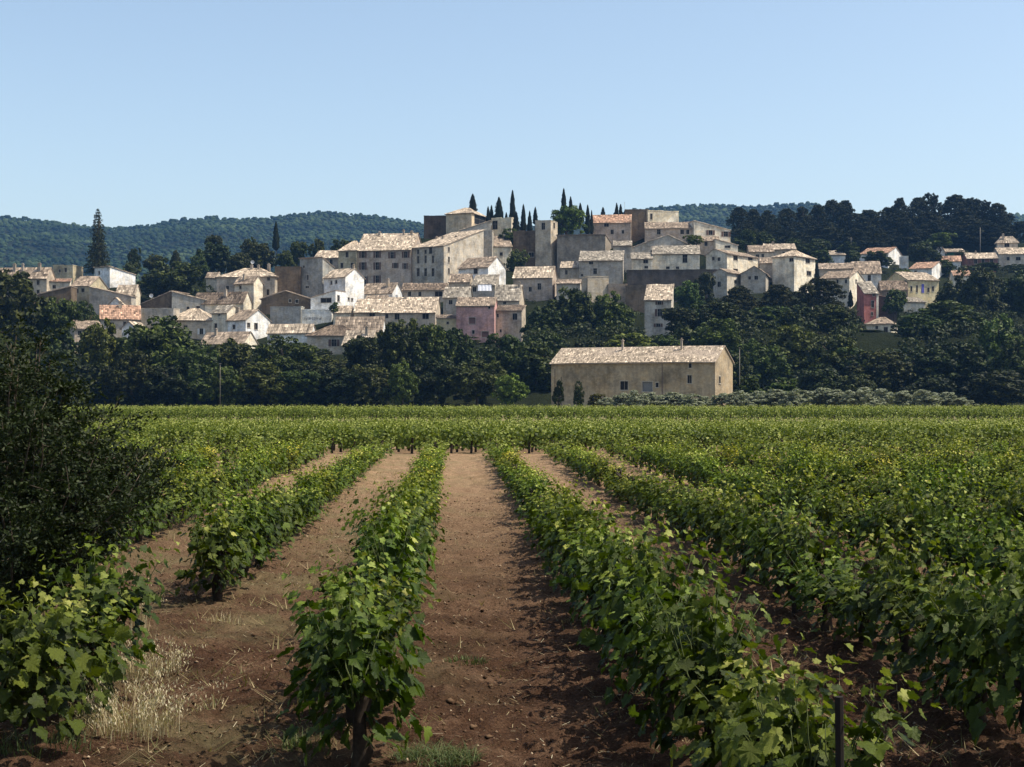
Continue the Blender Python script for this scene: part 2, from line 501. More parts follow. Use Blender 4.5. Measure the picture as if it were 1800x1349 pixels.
H('small brown house with overhanging roof behind the roof-terrace shrub', 1228, 1262, 423, 444, 10, 1267, yr=416, col='warm', win=((1241, 429, 5, 7),), d=410)
H('wide streaked gable house in the right village', 1110, 1224, 436, 474, 0, D=12, roof='f', yr=413, rp=.56, col='stone', rc='grey', d=404)
H('plain stone wing left of the wide streaked gable', 1078, 1110, 432, 470, 5, D=10, roof='g', yr=424, col='stone', rc='grey', win=((1078, 452, 4, 8),), d=403)
H('cream house with one big dark window above the rampart', 1147, 1230, 446, 480, 5, D=6, roof='s', yr=433, col='cream', rc='grey', win=((1204, 455, 8, 14), (1174, 471, 6, 4), (1191, 471, 5, 4)), d=388)
H('low grey-roofed annex beside the big dark window house', 1110, 1147, 455, 480, 4, D=6, roof='s', yr=445, col='cream', rc='grey', win=((1135, 460, 8, 6), (1136, 470, 6, 4)), d=386)
H('low terrace house with small windows under the rampart', 1018, 1095, 458, 492, 6, D=8, roof='s', yr=442, col='grey', rc='grey', win=((1039, 462, 7, 6), (1046, 477, 6, 10), (1023, 484, 4, 4)), d=378)
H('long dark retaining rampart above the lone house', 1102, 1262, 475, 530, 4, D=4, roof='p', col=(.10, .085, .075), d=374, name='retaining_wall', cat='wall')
H('grey terrace wall below the watchtower', 979, 1034, 490, 516, 4, D=4, roof='p', col='grey', d=360, name='retaining_wall', cat='wall')
H('sunlit rubble ruin above the big dark tree', 1033, 1070, 487, 520, -14, D=5, roof='p', col='stone', d=360, name='ruined_house', cat='ruin')
H('pinkish terrace wall left of the lone house', 1069, 1103, 500, 532, 4, D=4, roof='p', col='terra', d=360, name='retaining_wall', cat='wall')
H('corner house with bright right front and three brown windows', 1241, 1278, 447, 486, 40, 1332, roof='f', yr=437, rp=.4, col='cream', rc='brown', sw=((1293, 454, 8, 8), (1319, 454, 8, 8), (1293, 477, 8, 8)), d=385)
H('ivy-side gable house under the bright corner house', 1254, 1278, 479, 516, 38, 1304, roof='f', yr=472, col='stone', win=((1264, 500, 5, 9),), sw=((1293, 496, 5, 6),), d=372, D=6)
H('dark gable house right of the bright corner house', 1302, 1346, 481, 506, 14, 1366, roof='f', yr=468, rp=.55, col='grey', d=373)
H('house with a bright right front and wide balcony roof', 1358, 1396, 451, 494, 40, 1433, roof='h', yr=441, col='cream', rc='pale', win=((1391, 457, 6, 6),), sw=((1420, 459, 8, 8), (1422, 481, 8, 8)), d=382)
H('brown-roofed house behind the bright corner house', 1317, 1360, 442, 460, 4, D=8, yr=432, col='beige', d=400)
H('pale-roofed house partly hidden behind the balcony house', 1345, 1399, 438, 456, 4, D=9, yr=429, col='beige', rc='pale', d=412, ch=(.3,))
H('lone house with steep tiled roof and shuttered window among trees', 1133, 1180, 527, 592, 10, 1184, roof='s', yr=501, col='stone', rc='pale', win=((1159, 533, 6, 6), (1160, 550, 8, 13), (1157, 572, 7, 6)), sh=SB, d=326)
# the right-hand slope
GR = 'houses on the right slope'
H('tall cream house with a cypress against its bright flank', 1442, 1493, 489, 536, 30, 1520, yr=477, col='cream', rc='brown', win=((1472, 495, 3, 6), (1487, 495, 3, 6)), sw=((1505, 495, 3, 6),), d=382, group=GR)
H('white-fronted house behind the cypress house', 1500, 1549, 480, 504, 8, D=10, yr=460, col='paleblue', win=((1528, 489, 5, 10),), d=402, sh=SW, group=GR)
H('bright red-fronted narrow house', 1519, 1544, 515, 562, -8, D=5, roof='s', yr=496, col='red', rc='grey', win=((1536, 518, 4, 5), (1534, 535, 5, 12), (1533, 552, 3, 6)), d=368, name='plastered_house', group=GR)
H('dark brown windowless wall right of the red house', 1545, 1577, 519, 562, 12, D=8, roof='l', yr=527, col=(.09, .075, .065), rc='dark', d=370, name='stone_wall_house', group=GR)
H('yellow-cream house with an orange flank under the red house', 1523, 1567, 569, 600, 24, 1578, roof='h', yr=558, col=(.66, .58, .42), win=((1541, 577, 4, 7), (1557, 580, 6, 9)), d=346, name='plastered_house', group=GR)
H('bare grey wall hidden in pines under the yellow-cream house', 1502, 1545, 580, 614, 5, D=5, roof='p', col='grey', d=338, name='retaining_wall', cat='wall', group=GR)
H('pale yellow house with a blue door', 1596, 1650, 492, 528, -13, D=14, yr=479, col='yellow', rc='pale', win=((1602, 508, 3, 9), (1612, 508, 3, 12), (1632, 510, 4, 8), (1640, 508, 4, 8)), d=390, name='plastered_house', group=GR)
H('dark tile-roofed barn left of the yellow house', 1549, 1596, 509, 526, 8, D=9, yr=494, col='brown', rc='dark', d=386, group=GR)
H('low shed roof below the yellow house', 1588, 1627, 531, 544, -4, D=6, roof='s', yr=523, col='cream', rc='grey', d=379, group=GR)
H('white gabled house with red roof above the yellow house', 1598, 1638, 472, 488, 30, 1663, yr=461, col='white', rc='red', d=424, group=GR)
H('white bungalow with long red roof under the pinewood', 1511, 1561, 446, 460, 30, 1588, yr=436, col='white', rc='red', d=452, group=GR, sw=((1575, 449, 5, 4),))
H('pale boxy outhouse beside the long red-roofed bungalow', 1585, 1597, 451, 466, 4, D=4, roof='p', col='paleblue', d=446, group=GR)
H('small white shed with sloping roof left of the bungalow', 1459, 1486, 448, 459, 8, D=7, roof='s', yr=441, col='white', rc='pale', d=452, group=GR)
H('small house with pinkish roof between shrubs on right slope', 1656, 1689, 458, 468, 10, 1694, yr=450, col='white', rc='red', d=452, group=GR)
H('red-brown house with pale roof near the right edge', 1700, 1754, 454, 471, 6, D=8, yr=445, col=(.24, .10, .08), rc='pale', win=((1715, 460, 5, 8), (1728, 459, 5, 8), (1743, 459, 5, 8)), d=452, group=GR, sh=None, ch=(.35,))
H('two-storey stone tower house near the right edge', 1753, 1789, 425, 444, 10, 1797, roof='h', yr=416, col='stone', rc='pale', win=((1770, 431, 8, 7),), d=474, group=GR, ch=(.3,))
H('long stone house at the right edge below the tower house', 1756, 1825, 446, 468, 4, D=9, yr=436, col='stone', rc='pale', win=((1790, 455, 8, 6), (1772, 455, 5, 6)), d=464, group=GR)
H('tiny white gable beside the green shelter', 1646, 1661, 443, 450, 10, D=5, roof='f', yr=430, col='white', rc='pale', d=472, group=GR)
H('low green-walled shelter under the pinewood', 1661, 1698, 443, 452, 4, D=6, roof='s', yr=438, col='green', rc='pale', d=472, group=GR)
H('dark lower rampart wall beside the lone house', 1100, 1134, 503, 545, 4, D=4, roof='p', col='dark', d=358, name='retaining_wall', cat='wall')
H('small beige house tucked behind the pale tiled roofs', 640, 676, 531, 552, 8, D=7, yr=520, col='beige', d=345)
H('little tiled house above the white marked wall', 586, 616, 548, 562, 10, 622, yr=538, col='cream', rc='pale', d=337)
H('pale low house left of the wide hip-roofed house', 362, 382, 487, 506, 10, 387, yr=479, col='cream', rc='brown', d=378)
H('cream terrace house under the watchtower rampart', 985, 1018, 470, 492, 8, D=6, yr=460, col='beige', rc='pale', d=384)
H('low stone house between the tower foot and the grey terrace wall', 978, 1020, 498, 520, 6, D=5, yr=492, col='stone', rc='brown', d=352)
H('narrow grey house beside the balcony house', 1336, 1358, 462, 492, 10, D=7, yr=453, col='stone', rc='brown', d=388)
H('long low roof above the tall cream house on the right', 1440, 1500, 472, 486, 10, D=8, yr=463, col='beige', rc='brown', d=400, group=GR)
H('small pale house under the garden trees on the right slope', 1676, 1706, 484, 500, 8, D=7, yr=476, col='cream', rc='red', d=415, group=GR)
# the barn at the vineyard edge
H('long stone barn with speckled tile roof at the vineyard edge', 969, 1257, 635.5, 718, 27, 1288, roof='g', yr=610, col=(.36, .29, .205), rc='pale', d=214, D=9,
  win=((1097, 678, 13, 15), (1138, 680, 17, 17), (1155, 677, 5, 8), (1213, 643, 5, 8), (1212, 667, 7, 14)), sw=((1265, 668, 3, 12),), ch=(.40, .76), name='stone_barn', cat='barn', group='vineyard buildings')

# ------------------------------------------------------------------ terrain through every foundation
anch = []
for h in HOUSES:
    for u in (0.1, .9):
        anch.append((h['X0'] + u * h['L'] * h['c'] + h['s'] * h['D'] * .3, h['d0'] - u * h['L'] * h['s'] + h['c'] * h['D'] * .3, h['zb'], 1.0))
    for u in (0.0, .5, 1.0):      # open ground falls away in front of each wall
        for v, dz, wg in ((-3.0, 2.2, 2.4), (-8.0, 3.6, .8)):
            anch.append((h['X0'] + u * h['L'] * h['c'] + h['s'] * v, h['d0'] - u * h['L'] * h['s'] + h['c'] * v, max(h['zb'] - dz, 0), wg))
for X in range(-400, 401, 30):
    anch.append((X, 238, 0.0, 1.0))
    anch.append((X, 228, 0.0, 1.0))
    anch.append((X, 262, 2.5, .6))
    anch.append((X, 700, 12.0, 1.0))
    anch.append((X, 760, 6.0, 1.0))
for px in range(1290, 1900, 40):
    anch.append((*at(px, 0, 500).xy, HC + (YH - 372) / F * 510 - 13, 1.2))
    anch.append((*at(px, 0, 540).xy, HC + (YH - 362) / F * 540 - 16, 1.2))
for px, py, d, t in ((360, 420, 425, 11), (430, 420, 425, 11), (500, 428, 425, 10), (560, 424, 425, 10), (620, 424, 430, 11), (172, 480, 392, 3), (300, 530, 372, 3), (0, 560, 320, 8), (60, 560, 320, 8), (0, 470, 420, 2), (-150, 500, 400, 2)):
    p = at(px, py, d)
    anch.append((p.x, p.y, p.z - t, 1.0))
for px, py, d in ((1015, 600, 300), (1070, 600, 300), (1290, 580, 318), (1360, 585, 318), (1440, 585, 318), (1700, 560, 330), (1790, 560, 332), (1210, 545, 340), (1600, 600, 310)):
    p = at(px, py, d)
    anch.append((p.x, p.y, p.z, 1.0))
ANC = np.array(anch)


def terrain(x, y):
    x = np.asarray(x, dtype=float)
    y = np.asarray(y, dtype=float)
    sh = np.broadcast(x, y).shape
    xf, yf = np.broadcast_to(x, sh).ravel(), np.broadcast_to(y, sh).ravel()
    d2 = (xf[:, None] - ANC[None, :, 0]) ** 2 + ((yf[:, None] - ANC[None, :, 1]) * 1.25) ** 2
    wgt = ANC[None, :, 3] / (d2 + 12.0) ** 2.3
    z = (wgt * ANC[None, :, 2]).sum(1) / wgt.sum(1)
    z = z * np.clip((yf - 226) / 20, 0, 1)
    return z.reshape(sh)


gx = np.arange(-420, 421, 6.0)
gy = np.arange(224, 770, 5.0)
GX, GY = np.meshgrid(gx, gy)
GZ = np.stack([terrain(GX[i], GY[i]) for i in range(len(gy))])
GZ = GZ + (fbm(GX / 14, GY / 14, 5) - .5) * 1.6 * np.clip((GY - 240) / 30, 0, 1) - .05
ii = np.arange(len(gy) - 1)[:, None] * len(gx) + np.arange(len(gx) - 1)[None, :]
quads = np.stack([ii, ii + 1, ii + len(gx) + 1, ii + len(gx)], -1).reshape(-1, 4)


def tz(x, y):
    fx = min(max((x - gx[0]) / 6.0, 0), len(gx) - 1.001)
    fy = min(max((y - gy[0]) / 5.0, 0), len(gy) - 1.001)
    i, j = int(fx), int(fy)
    a, b = fx - i, fy - j
    return float((GZ[j, i] * (1 - a) + GZ[j, i + 1] * a) * (1 - b) + (GZ[j + 1, i] * (1 - a) + GZ[j + 1, i + 1] * a) * b)


def mat_scrubland():
    m, nt, b = nodes_of('scrub_ground')
    co = N(nt, 'TexCoord').outputs['Object']
    c = ramp(nt, noise(nt, co, .25, 6, .7), [(.3, (.010, .014, .006)), (.6, (.020, .025, .010)), (.8, (.045, .042, .022))])
    nt.links.new(c, b.inputs['Base Color'])
    b.inputs['Roughness'].default_value = 1
    b.inputs['Specular IOR Level'].default_value = .05
    bump(nt, b, noise(nt, co, 1.2, 6, .75), 1.0, 1.2)
    return m


SCRUB = mat_scrubland()
tag(link('village_hill', np_mesh('village_hill', np.stack([GX, GY, GZ], -1), quads, smooth=True), SCRUB), kind='structure')

# ------------------------------------------------------------------ house builder


def facade(mb, O, U, Wd, z0, z1, holes, inn, rev=.25):
    O, U, inn = Vector(O), Vector(U), Vector(inn)

    def P(u, z, k=0.0):
        return O + U * u + Vector((0, 0, z)) + inn * k
    us = sorted({0.0, Wd, *[q for hh in holes for q in hh[:2]]})
    zs = sorted({z0, z1, *[q for hh in holes for q in hh[2:4]]})
    for a, b in zip(us, us[1:]):
        for p, q in zip(zs, zs[1:]):
            mu, mz = (a + b) / 2, (p + q) / 2
            if any(hh[0] < mu < hh[1] and hh[2] < mz < hh[3] for hh in holes):
                continue
            mb.face(P(a, p), P(b, p), P(b, q), P(a, q))
    for a, b, p, q in [hh[:4] for hh in holes]:
        mb.face(P(a, p), P(a, p, rev), P(a, q, rev), P(a, q))
        mb.face(P(b, p, rev), P(b, p), P(b, q), P(b, q, rev))
        mb.face(P(a, p), P(b, p), P(b, p, rev), P(a, p, rev))
        mb.face(P(a, q, rev), P(b, q, rev), P(b, q), P(a, q))


def tiles(quad_list, pu=.42, pv=.75, amp=.10, seed=0):
    rng = np.random.default_rng(seed)
    VV, FF, TT, n0 = [], [], [], 0
    for A, B, Cc, Dd in quad_list:
        A, B, Cc, Dd = [np.array(p, dtype=float) for p in (A, B, Cc, Dd)]
        lu = np.linalg.norm(B - A)
        lv = max(np.linalg.norm((Dd + Cc) / 2 - (A + B) / 2), .3)
        nc, nr = max(3, int(lu / pu)), max(2, int(lv / pv))
        n = np.cross(B - A, (Dd + Cc) - (A + B))
        n /= np.linalg.norm(n)
        if n[2] < 0:
            n = -n
        J, I = np.meshgrid(np.arange(nr), np.arange(nc), indexing='ij')
        J, I = J.ravel(), I.ravel()
        ju = rng.normal(0, .05, len(I)) / nc
        pts = []
        for du, hh in ((0.02, .02), (.5, amp), (.98, .02)):
            for dv, lift in ((-.08, .045), (1.0, 0.0)):
                u = np.clip((I + du) / nc + ju, 0, 1)[:, None]
                v = np.clip((J + dv) / nr, -.02, 1)[:, None]
                p = (A + (B - A) * u) * (1 - v) + (Dd + (Cc - Dd) * u) * v
                sag = (fbm(u[:, 0] * 3, v[:, 0] * 2, seed, 2) - .5) * .22
                hh2 = hh + lift + rng.normal(0, .012, len(I)) + sag
                pts.append(p + n * hh2[:, None])
        V = np.stack(pts, 1)      # (n,6,3): low/up for left, mid, right
        b = n0 + np.arange(len(I))[:, None] * 6
        FF.append(b + np.array([0, 2, 3, 1]))
        FF.append(b + np.array([2, 4, 5, 3]))
        VV.append(V.reshape(-1, 3))
        t = np.clip(rng.normal(.42, .22, len(I)), 0, .85)
        t = np.where(rng.random(len(I)) < .07, rng.uniform(.85, 1.0, len(I)), t)
        TT.append(np.repeat(t, 6))
        n0 += len(I) * 6
    return np.concatenate(VV), np.concatenate(FF), np.concatenate(TT)


def add_window(root, O, U, inn, a, b, p, q, sh, door=None):
    """a stone surround in the wall opening, a dark pane set back and, where seen, open shutters"""
    O, U, inn = Vector(O), Vector(U), Vector(inn)
    mb = MB()

    def slab(u0, u1, z0, z1, k0, k1):
        pts = []
        for z in (z0, z1):
            for (u, k) in ((u0, k0), (u1, k0), (u1, k1), (u0, k1)):
                pts.append(O + U * u + inn * k + Vector((0, 0, z)))
        mb.hexa(pts[:4], pts[4:])
    fw = .09
    slab(a - fw, b + fw, p - .14, p - .004, -.09, .1)
    slab(a - fw, b + fw, q + .004, q + .12, -.04, .1)
    slab(a - fw, a - .004, p, q, -.035, .1)
    slab(b + .004, b + fw, p, q, -.035, .1)
    wo = mb.build('window', FRAME, root)
    mb = MB()
    slab(a + .003, b - .003, p + .003, q - .003, .17, .21)
    pane = mb.build('pane', GLASS if door is None else PAINT, wo, color=door)
    if (b - a) > .55 and door is None:
        mb = MB()
        m = (a + b) / 2
        slab(m - .035, m + .035, p + .003, q - .003, .12, .165)
        if q - p > 1.5:
            mz = p + (q - p) * .62
            slab(a + .003, m - .036, mz - .03, mz + .03, .125, .165)
            slab(m + .036, b - .003, mz - .03, mz + .03, .125, .165)
        mb.build('glazing_bar', PAINT, wo, color=(.22, .19, .16))
    if sh is not None:
        sw = min((b - a) * .5, .62)
        for u0 in (a - fw - sw, b + fw):
            mb = MB()
            slab(u0, u0 + sw, p, q, -.075, -.005)
            mb.build('shutter', PAINT, wo, color=sh)


def build_house(h, idx):
    L, D, e, r, roof = h['L'], h['D'], h['e'], h['r'], h['roof']
    c, s = h['c'], h['s']
    root = empty(h['name'], (h['X0'], h['d0'], h['zb']), -h['t'])
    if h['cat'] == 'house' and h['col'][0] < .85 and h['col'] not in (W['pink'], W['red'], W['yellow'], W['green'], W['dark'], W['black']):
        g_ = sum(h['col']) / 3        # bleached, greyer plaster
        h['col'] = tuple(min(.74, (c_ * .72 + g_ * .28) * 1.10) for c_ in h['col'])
    tag(root, h['label'], h['cat'], h['group'])
    barn = h['name'] == 'stone_barn'
    z0 = -7.0 if not barn else -1.0
    fh = e + (min(r, 0) if roof == 'l' else 0)       # rectangle top of the front wall
    sh_ = e + (min(r, 0) if roof == 's' else 0) + (r if roof == 'l' else 0)    # of the right side wall
    hf, hs = [], []
    for wi in h['win']:
        px, py, wp, hp = (list(wi) + [5, 8])[:4] if len(wi) == 2 else wi[:4]
        k = (px - 900) / F
        u = (k * h['d0'] - h['X0']) / (c + k * s)
        du = h['d0'] - u * s
        z = HC + (YH - py) / F * du - h['zb']
        ww, hh = wp / F * du / max(c, .5), hp / F * du
        a, b, p, q = u - ww / 2, u + ww / 2, z - hh / 2, z + hh / 2
        a, b, q = max(a, .2), min(b, L - .2), min(q, fh - .18)
        if b - a > .25 and q - p > .3:
            hf.append((a, b, p, q))
    for wi in h['sw']:
        px, py, wp, hp = wi[:4]
        k = (px - 900) / F
        den = max(s - k * c, .12)
        v = (k * h['d1'] - h['X1']) / den
        dv = h['d1'] + v * c
        z = HC + (YH - py) / F * dv - h['zb']
        ww, hh = wp / F * dv / max(den, .3), hp / F * dv
        a, b, p, q = v - ww / 2, v + ww / 2, z - hh / 2, z + hh / 2
        a, b, q = max(a, .2), min(b, D - .2), min(q, sh_ - .18)
        if b - a > .25 and q - p > .3:
            hs.append((a, b, p, q))
    if not h['win'] and h['cat'] == 'house' and h['name'] == 'stone_house' and 'wall' not in h['label'] and fh > 2.2 and L > 3.5:
        rw = random.Random(idx * 13 + 1)        # small openings too weathered to survey one by one
        for m_ in range(rw.randint(1, 2 if L < 9 else 3)):
            u, z = L * (.2 + .28 * m_ + rw.uniform(0, .12)), fh - rw.uniform(1.1, 1.5)
            ww, hh = rw.uniform(.55, .9), rw.uniform(.8, 1.2)
            if u + ww < L - .3:
                hf.append((u, u + ww, z - hh / 2, min(z + hh / 2, fh - .2)))
    mb = MB()
    facade(mb, (0, 0, 0), (1, 0, 0), L, z0, fh, hf, (0, 1, 0))
    facade(mb, (L, 0, 0), (0, 1, 0), D, z0, sh_, hs, (-1, 0, 0))
    bk = e + (r if roof == 's' else 0)
    if roof == 'l':
        bl, br = e, e + r
        mb.face((L, D, z0), (0, D, z0), (0, D, bl), (L, D, br))
        mb.face((0, D, z0), (0, 0, z0), (0, 0, e), (0, D, e))
        lo, hi = min(bl, br), max(bl, br)
        mb.face((0, 0, lo), (L, 0, lo), (L if r > 0 else 0, 0, hi))
    elif roof == 's':
        mb.face((L, D, z0), (0, D, z0), (0, D, bk), (L, D, bk))
        mb.face((0, D, z0), (0, 0, z0), (0, 0, e), (0, D, bk))
        mb.face((L, 0, min(e, bk)), (L, D, min(e, bk)), (L, D if r > 0 else 0, max(e, bk)))
    else:
        mb.face((L, D, z0), (0, D, z0), (0, D, e), (L, D, e))
        mb.face((0, D, z0), (0, 0, z0), (0, 0, e), (0, D, e))
        if roof == 'g':
            mb.face((L, 0, e), (L, D, e), (L, D / 2, e + r))
            mb.face((0, D, e), (0, 0, e), (0, D / 2, e + r))
        elif roof == 'f':
            xr_ = L * h['rp']
            mb.face((0, 0, e), (L, 0, e), (xr_, 0, e + r))
            mb.face((L, D, e), (0, D, e), (xr_, D, e + r))
    wall = mb.build('wall', WALL, root, color=h['col'])
    # roof
    o, og = .4, .18
    qs = []
    if roof == 'g':
        k = r / (D / 2)
        zo = e - o * k
        qs = [((-og, -o, zo), (L + og, -o, zo), (L + og, D / 2, e + r), (-og, D / 2, e + r)),
              ((L + og, D + o, zo), (-og, D + o, zo), (-og, D / 2, e + r), (L + og, D / 2, e + r))]
    elif roof == 'f':
        xr_ = L * h['rp']
        k1, k2 = r / max(xr_, .5), r / max(L - xr_, .5)
        qs = [((-o, D + og, e - o * k1), (-o, -og, e - o * k1), (xr_, -og, e + r), (xr_, D + og, e + r)),
              ((L + o, -og, e - o * k2), (L + o, D + og, e - o * k2), (xr_, D + og, e + r), (xr_, -og, e + r))]
    elif roof == 's':
        k = r / D
        qs = [((-og, -o, e - o * k), (L + og, -o, e - o * k), (L + og, D + .2, e + r + .2 * k), (-og, D + .2, e + r + .2 * k))]
        if r < 0:
            a_, b_, c_, d_ = qs[0]
            qs = [(c_, d_, a_, b_)]
    elif roof == 'l':
        k = r / L
        if r > 0:
            qs = [((-.2, D + og, e - .2 * k), (-.2, -og, e - .2 * k), (L + .1, -og, e + r + .1 * k), (L + .1, D + og, e + r + .1 * k))]
        else:
            qs = [((L + .2, -og, e + r + .2 * k), (L + .2, D + og, e + r + .2 * k), (-.1, D + og, e - .1 * k), (-.1, -og, e - .1 * k))]
    elif roof == 'h':
        hx = min(D / 2, L * .42)
        k = r / (D / 2)
        kx = r / hx
        zo = e - o * k
        A, B, Cc, Dd = (-o, -o, zo), (L + o, -o, zo), (L + o, D + o, zo), (-o, D + o, zo)
        R1, R2 = (hx, D / 2, e + r), (L - hx, D / 2, e + r)
        qs = [(A, B, R2, R1), (B, Cc, R2, R2), (Cc, Dd, R1, R2), (Dd, A, R1, R1)]
    if roof == 'p':
        mb = MB()
        rr = random.Random(idx)
        n = max(3, int(L / 1.4))
        for i in range(n):       # a worn coping along the wall head
            a, b = -.06 + (L + .12) * i / n, -.06 + (L + .12) * (i + 1) / n
            mb.box(a, b - .01, -.06, .35, e + .002, e + .10 + rr.random() * (.22 if h['cat'] in ('ruin', 'tower', 'castle wall') else .08))
        m = max(2, int(D / 1.4))
        for i in range(m):
            a, b = .36 + (D - .36) * i / m, .36 + (D - .36) * (i + 1) / m
            mb.box(L - .35, L + .06, a, b - .01, e + .002, e + .10 + rr.random() * .12)
            mb.box(-.06, .35, a, b - .01, e + .002, e + .10 + rr.random() * .12)
        mb.box(.36, L - .36, .36, D, e - .3, e - .1)
        ro = mb.build('coping', WALL, root, color=tuple(min(1, v * 1.15) for v in h['col']))
    else:
        mb = MB()
        for A, B, Cc, Dd in qs:
            up = [Vector(p) for p in (A, B, Cc, Dd)]
            lo = [p - Vector((0, 0, .13)) for p in up]
            mb.hexa(lo, up)
        ro = mb.build('roof', SLAB, root)
        V, Fq, T = tiles(qs, *((.24, .42, .075) if barn else (.42, .75, .10)), seed=idx)
        me = np_mesh('roof_tile', V, Fq, T)
        to = link('roof_tile', me, TILE, ro, color=h['rc'])
        to['kind'] = 'stuff'
    for i, fx in enumerate(h['ch']):
        x = L * fx
        if roof in 'gh':
            y, z = D * .5 - (.9 if fx < .95 else 0), e + r
        elif roof == 's':
            y, z = D * .55, e + r * .55
        elif roof == 'l':
            y, z = D * .4, e + r * fx
        else:
            y, z = D * .5, e
        x = min(max(x, .6), L - .45)
        rr = random.Random(idx * 7 + i)
        w_, hh = rr.uniform(.24, .36), rr.uniform(.3, .8)
        if barn:
            w_, hh = .15, .9
        mb = MB()
        mb.box(x - w_, x + w_, y - w_ * .7, y + w_ * .7, z - 1.2, z + hh)
        mb.box(x - w_ - .07, x + w_ + .07, y - w_ * .7 - .07, y + w_ * .7 + .07, z + hh + .002, z + hh + .12)
        mb.box(x - w_ * .6, x + w_ * .6, y - w_ * .4, y + w_ * .4, z + hh + .124, z + hh + .34)
        mb.build('chimney', WALL, ro, color=(.40, .34, .28))
    for i, (a, b, p, q) in enumerate(hf):
        door = None
        sh = h['sh']
        if barn:
            sh = None
            if i == 1:
                door = (.16, .16, .165)
        if h['col'] == W['pink'] and i < 2:
            door = (.16, .085, .075)
        if h['label'].startswith('hip-roofed house with a white') and i != 1:
            sh = None
        add_window(root, (0, 0, 0), (1, 0, 0), (0, 1, 0), a, b, p, q, sh, door)
    for a, b, p, q in hs:
        add_window(root, (L, 0, 0), (0, 1, 0), (-1, 0, 0), a, b, p, q, None)
    lab = h['label']
    if lab.startswith('white wall with a faded'):
        mb = MB()
        rr = random.Random(3)
        x = L * .08
        while x < L * .62:        # faded, unreadable marks
            w_ = rr.uniform(.10, .3)
            mb.box(x, x + w_, -.012, -.004, e - 2.35 + rr.uniform(-.1, .1), e - 1.85 + rr.uniform(-.15, .2))
            x += w_ + rr.uniform(.05, .28)
        mb.box(L * .63, L * .63 + .18, -.012, -.004, e - 2.3, e - 1.75)
        mb.build('faded_mark', PAINT, wall, color=(.22, .21, .20))
    if lab.startswith('pale yellow house with a blue'):
        k = (1622 - 900) / F
        u = (k * h['d0'] - h['X0']) / (c + k * s)
        mb = MB()
        mb.box(u - .38, u + .38, -.07, -.004, e - 3.6, e - 1.2)
        mb.build('door', PAINT, root, color=(.10, .10, .38))
    if lab.startswith('roofless ruin'):
        mb = MB()
        pts = [(L * .42, .04), (L * .98, .04), (L * .98, e - .1), (L * .9, e - .2), (L * .66, e * .45)]
        for k, y in ((0, -.05), (1, -.004)):
            mb.v += [(x, y, z) for x, z in pts]
        n = len(pts)
        mb.f.append(tuple(range(n)))
        mb.f.append(tuple(reversed(range(n, 2 * n))))
        for i in range(n):
            mb.f.append((i, i + n, (i + 1) % n + n, (i + 1) % n))
        mb.build('plaster_patch', WALL, wall, color=(.82, .76, .64))
    if lab.startswith('bright red-fronted'):
        mb = MB()
        mb.box(L - .55, L + .03, -.05, -.004, -2, e - .1)
        mb.build('corner_strip', WALL, wall, color=(.75, .70, .62))
    if barn:
        mb = MB()
        mb.tube([(L * .69, -.06, z) for z in (0.4, e * .5, e - .3)], [.07, .06, .06], 6)
        mb.build('downpipe', PAINT, wall, color=(.16, .12, .10))
        for fx, z0_, z1_ in ((.07, 0, 4.8), (.03, 0, 6)):
            mb = MB()
            mb.tube([(L * fx, -.35, z) for z in (z0_, z1_)], [.07, .06], 6)
            mb.build('prop_pole', BARK, wall)
        mb = MB()
        n = int((L + .5) / .28)
        for i in range(n):
            x = -.25 + .28 * i
            mb.box(x, x + .14, -.2, -.003, e - .28, e - .06)
        mb.build('eave_course', WALL, ro, color=(.42, .33, .26))
    return root


for i, h in enumerate(HOUSES):
    build_house(h, i)
# ------------------------------------------------------------------ far wooded hills
SKX = [-400, 0, 40, 80, 120, 150, 190, 220, 260, 300, 340, 370, 400, 430, 470, 520, 570, 620, 680, 730, 780, 860, 960, 1060, 1110, 1150, 1200, 1260, 1300, 1340, 1380, 1420, 1450, 1480, 1560, 1700, 1770, 1800, 2200]
SKY_ = [372, 376, 378, 382, 388, 392, 394, 394, 390, 383, 378, 375, 378, 379, 378, 370, 366, 370, 376, 385, 394, 392, 386, 376, 366, 360, 355, 352, 357, 357, 352, 351, 355, 362, 372, 374, 370, 372, 366]
D0_, D1_ = 720.0, 1900.0


def hill_z(x, d):
    x, d = np.asarray(x, float), np.asarray(d, float)
    px = 900 + F * x / d
    ridge = HC + (YH - np.interp(px, SKX, SKY_)) / F * D1_ - 7.5
    t = np.clip((d - D0_) / (D1_ - D0_), 0, 1)
    z = 4 + (ridge - 4) * t ** 1.15
    back = np.clip((d - D1_) / 700, 0, 1)
    z = z - back * back * 120
    return z + (fbm(x / 130, d / 130, 3, 4) - .5) * 55 * t * (1 - t) * 4 * .8


hk = np.linspace(-.52, .52, 150)
hd = np.concatenate([np.linspace(680, 1900, 60), np.linspace(1950, 2500, 8)])
HK, HD = np.meshgrid(hk, hd)
HX = HK * HD
HZ = hill_z(HX, HD)
ii = np.arange(len(hd) - 1)[:, None] * len(hk) + np.arange(len(hk) - 1)[None, :]
quads = np.stack([ii, ii + 1, ii + len(hk) + 1, ii + len(hk)], -1).reshape(-1, 4)
tag(link('far_hills', np_mesh('far_hills', np.stack([HX, HD, HZ], -1), quads, smooth=True), SCRUB), kind='structure')


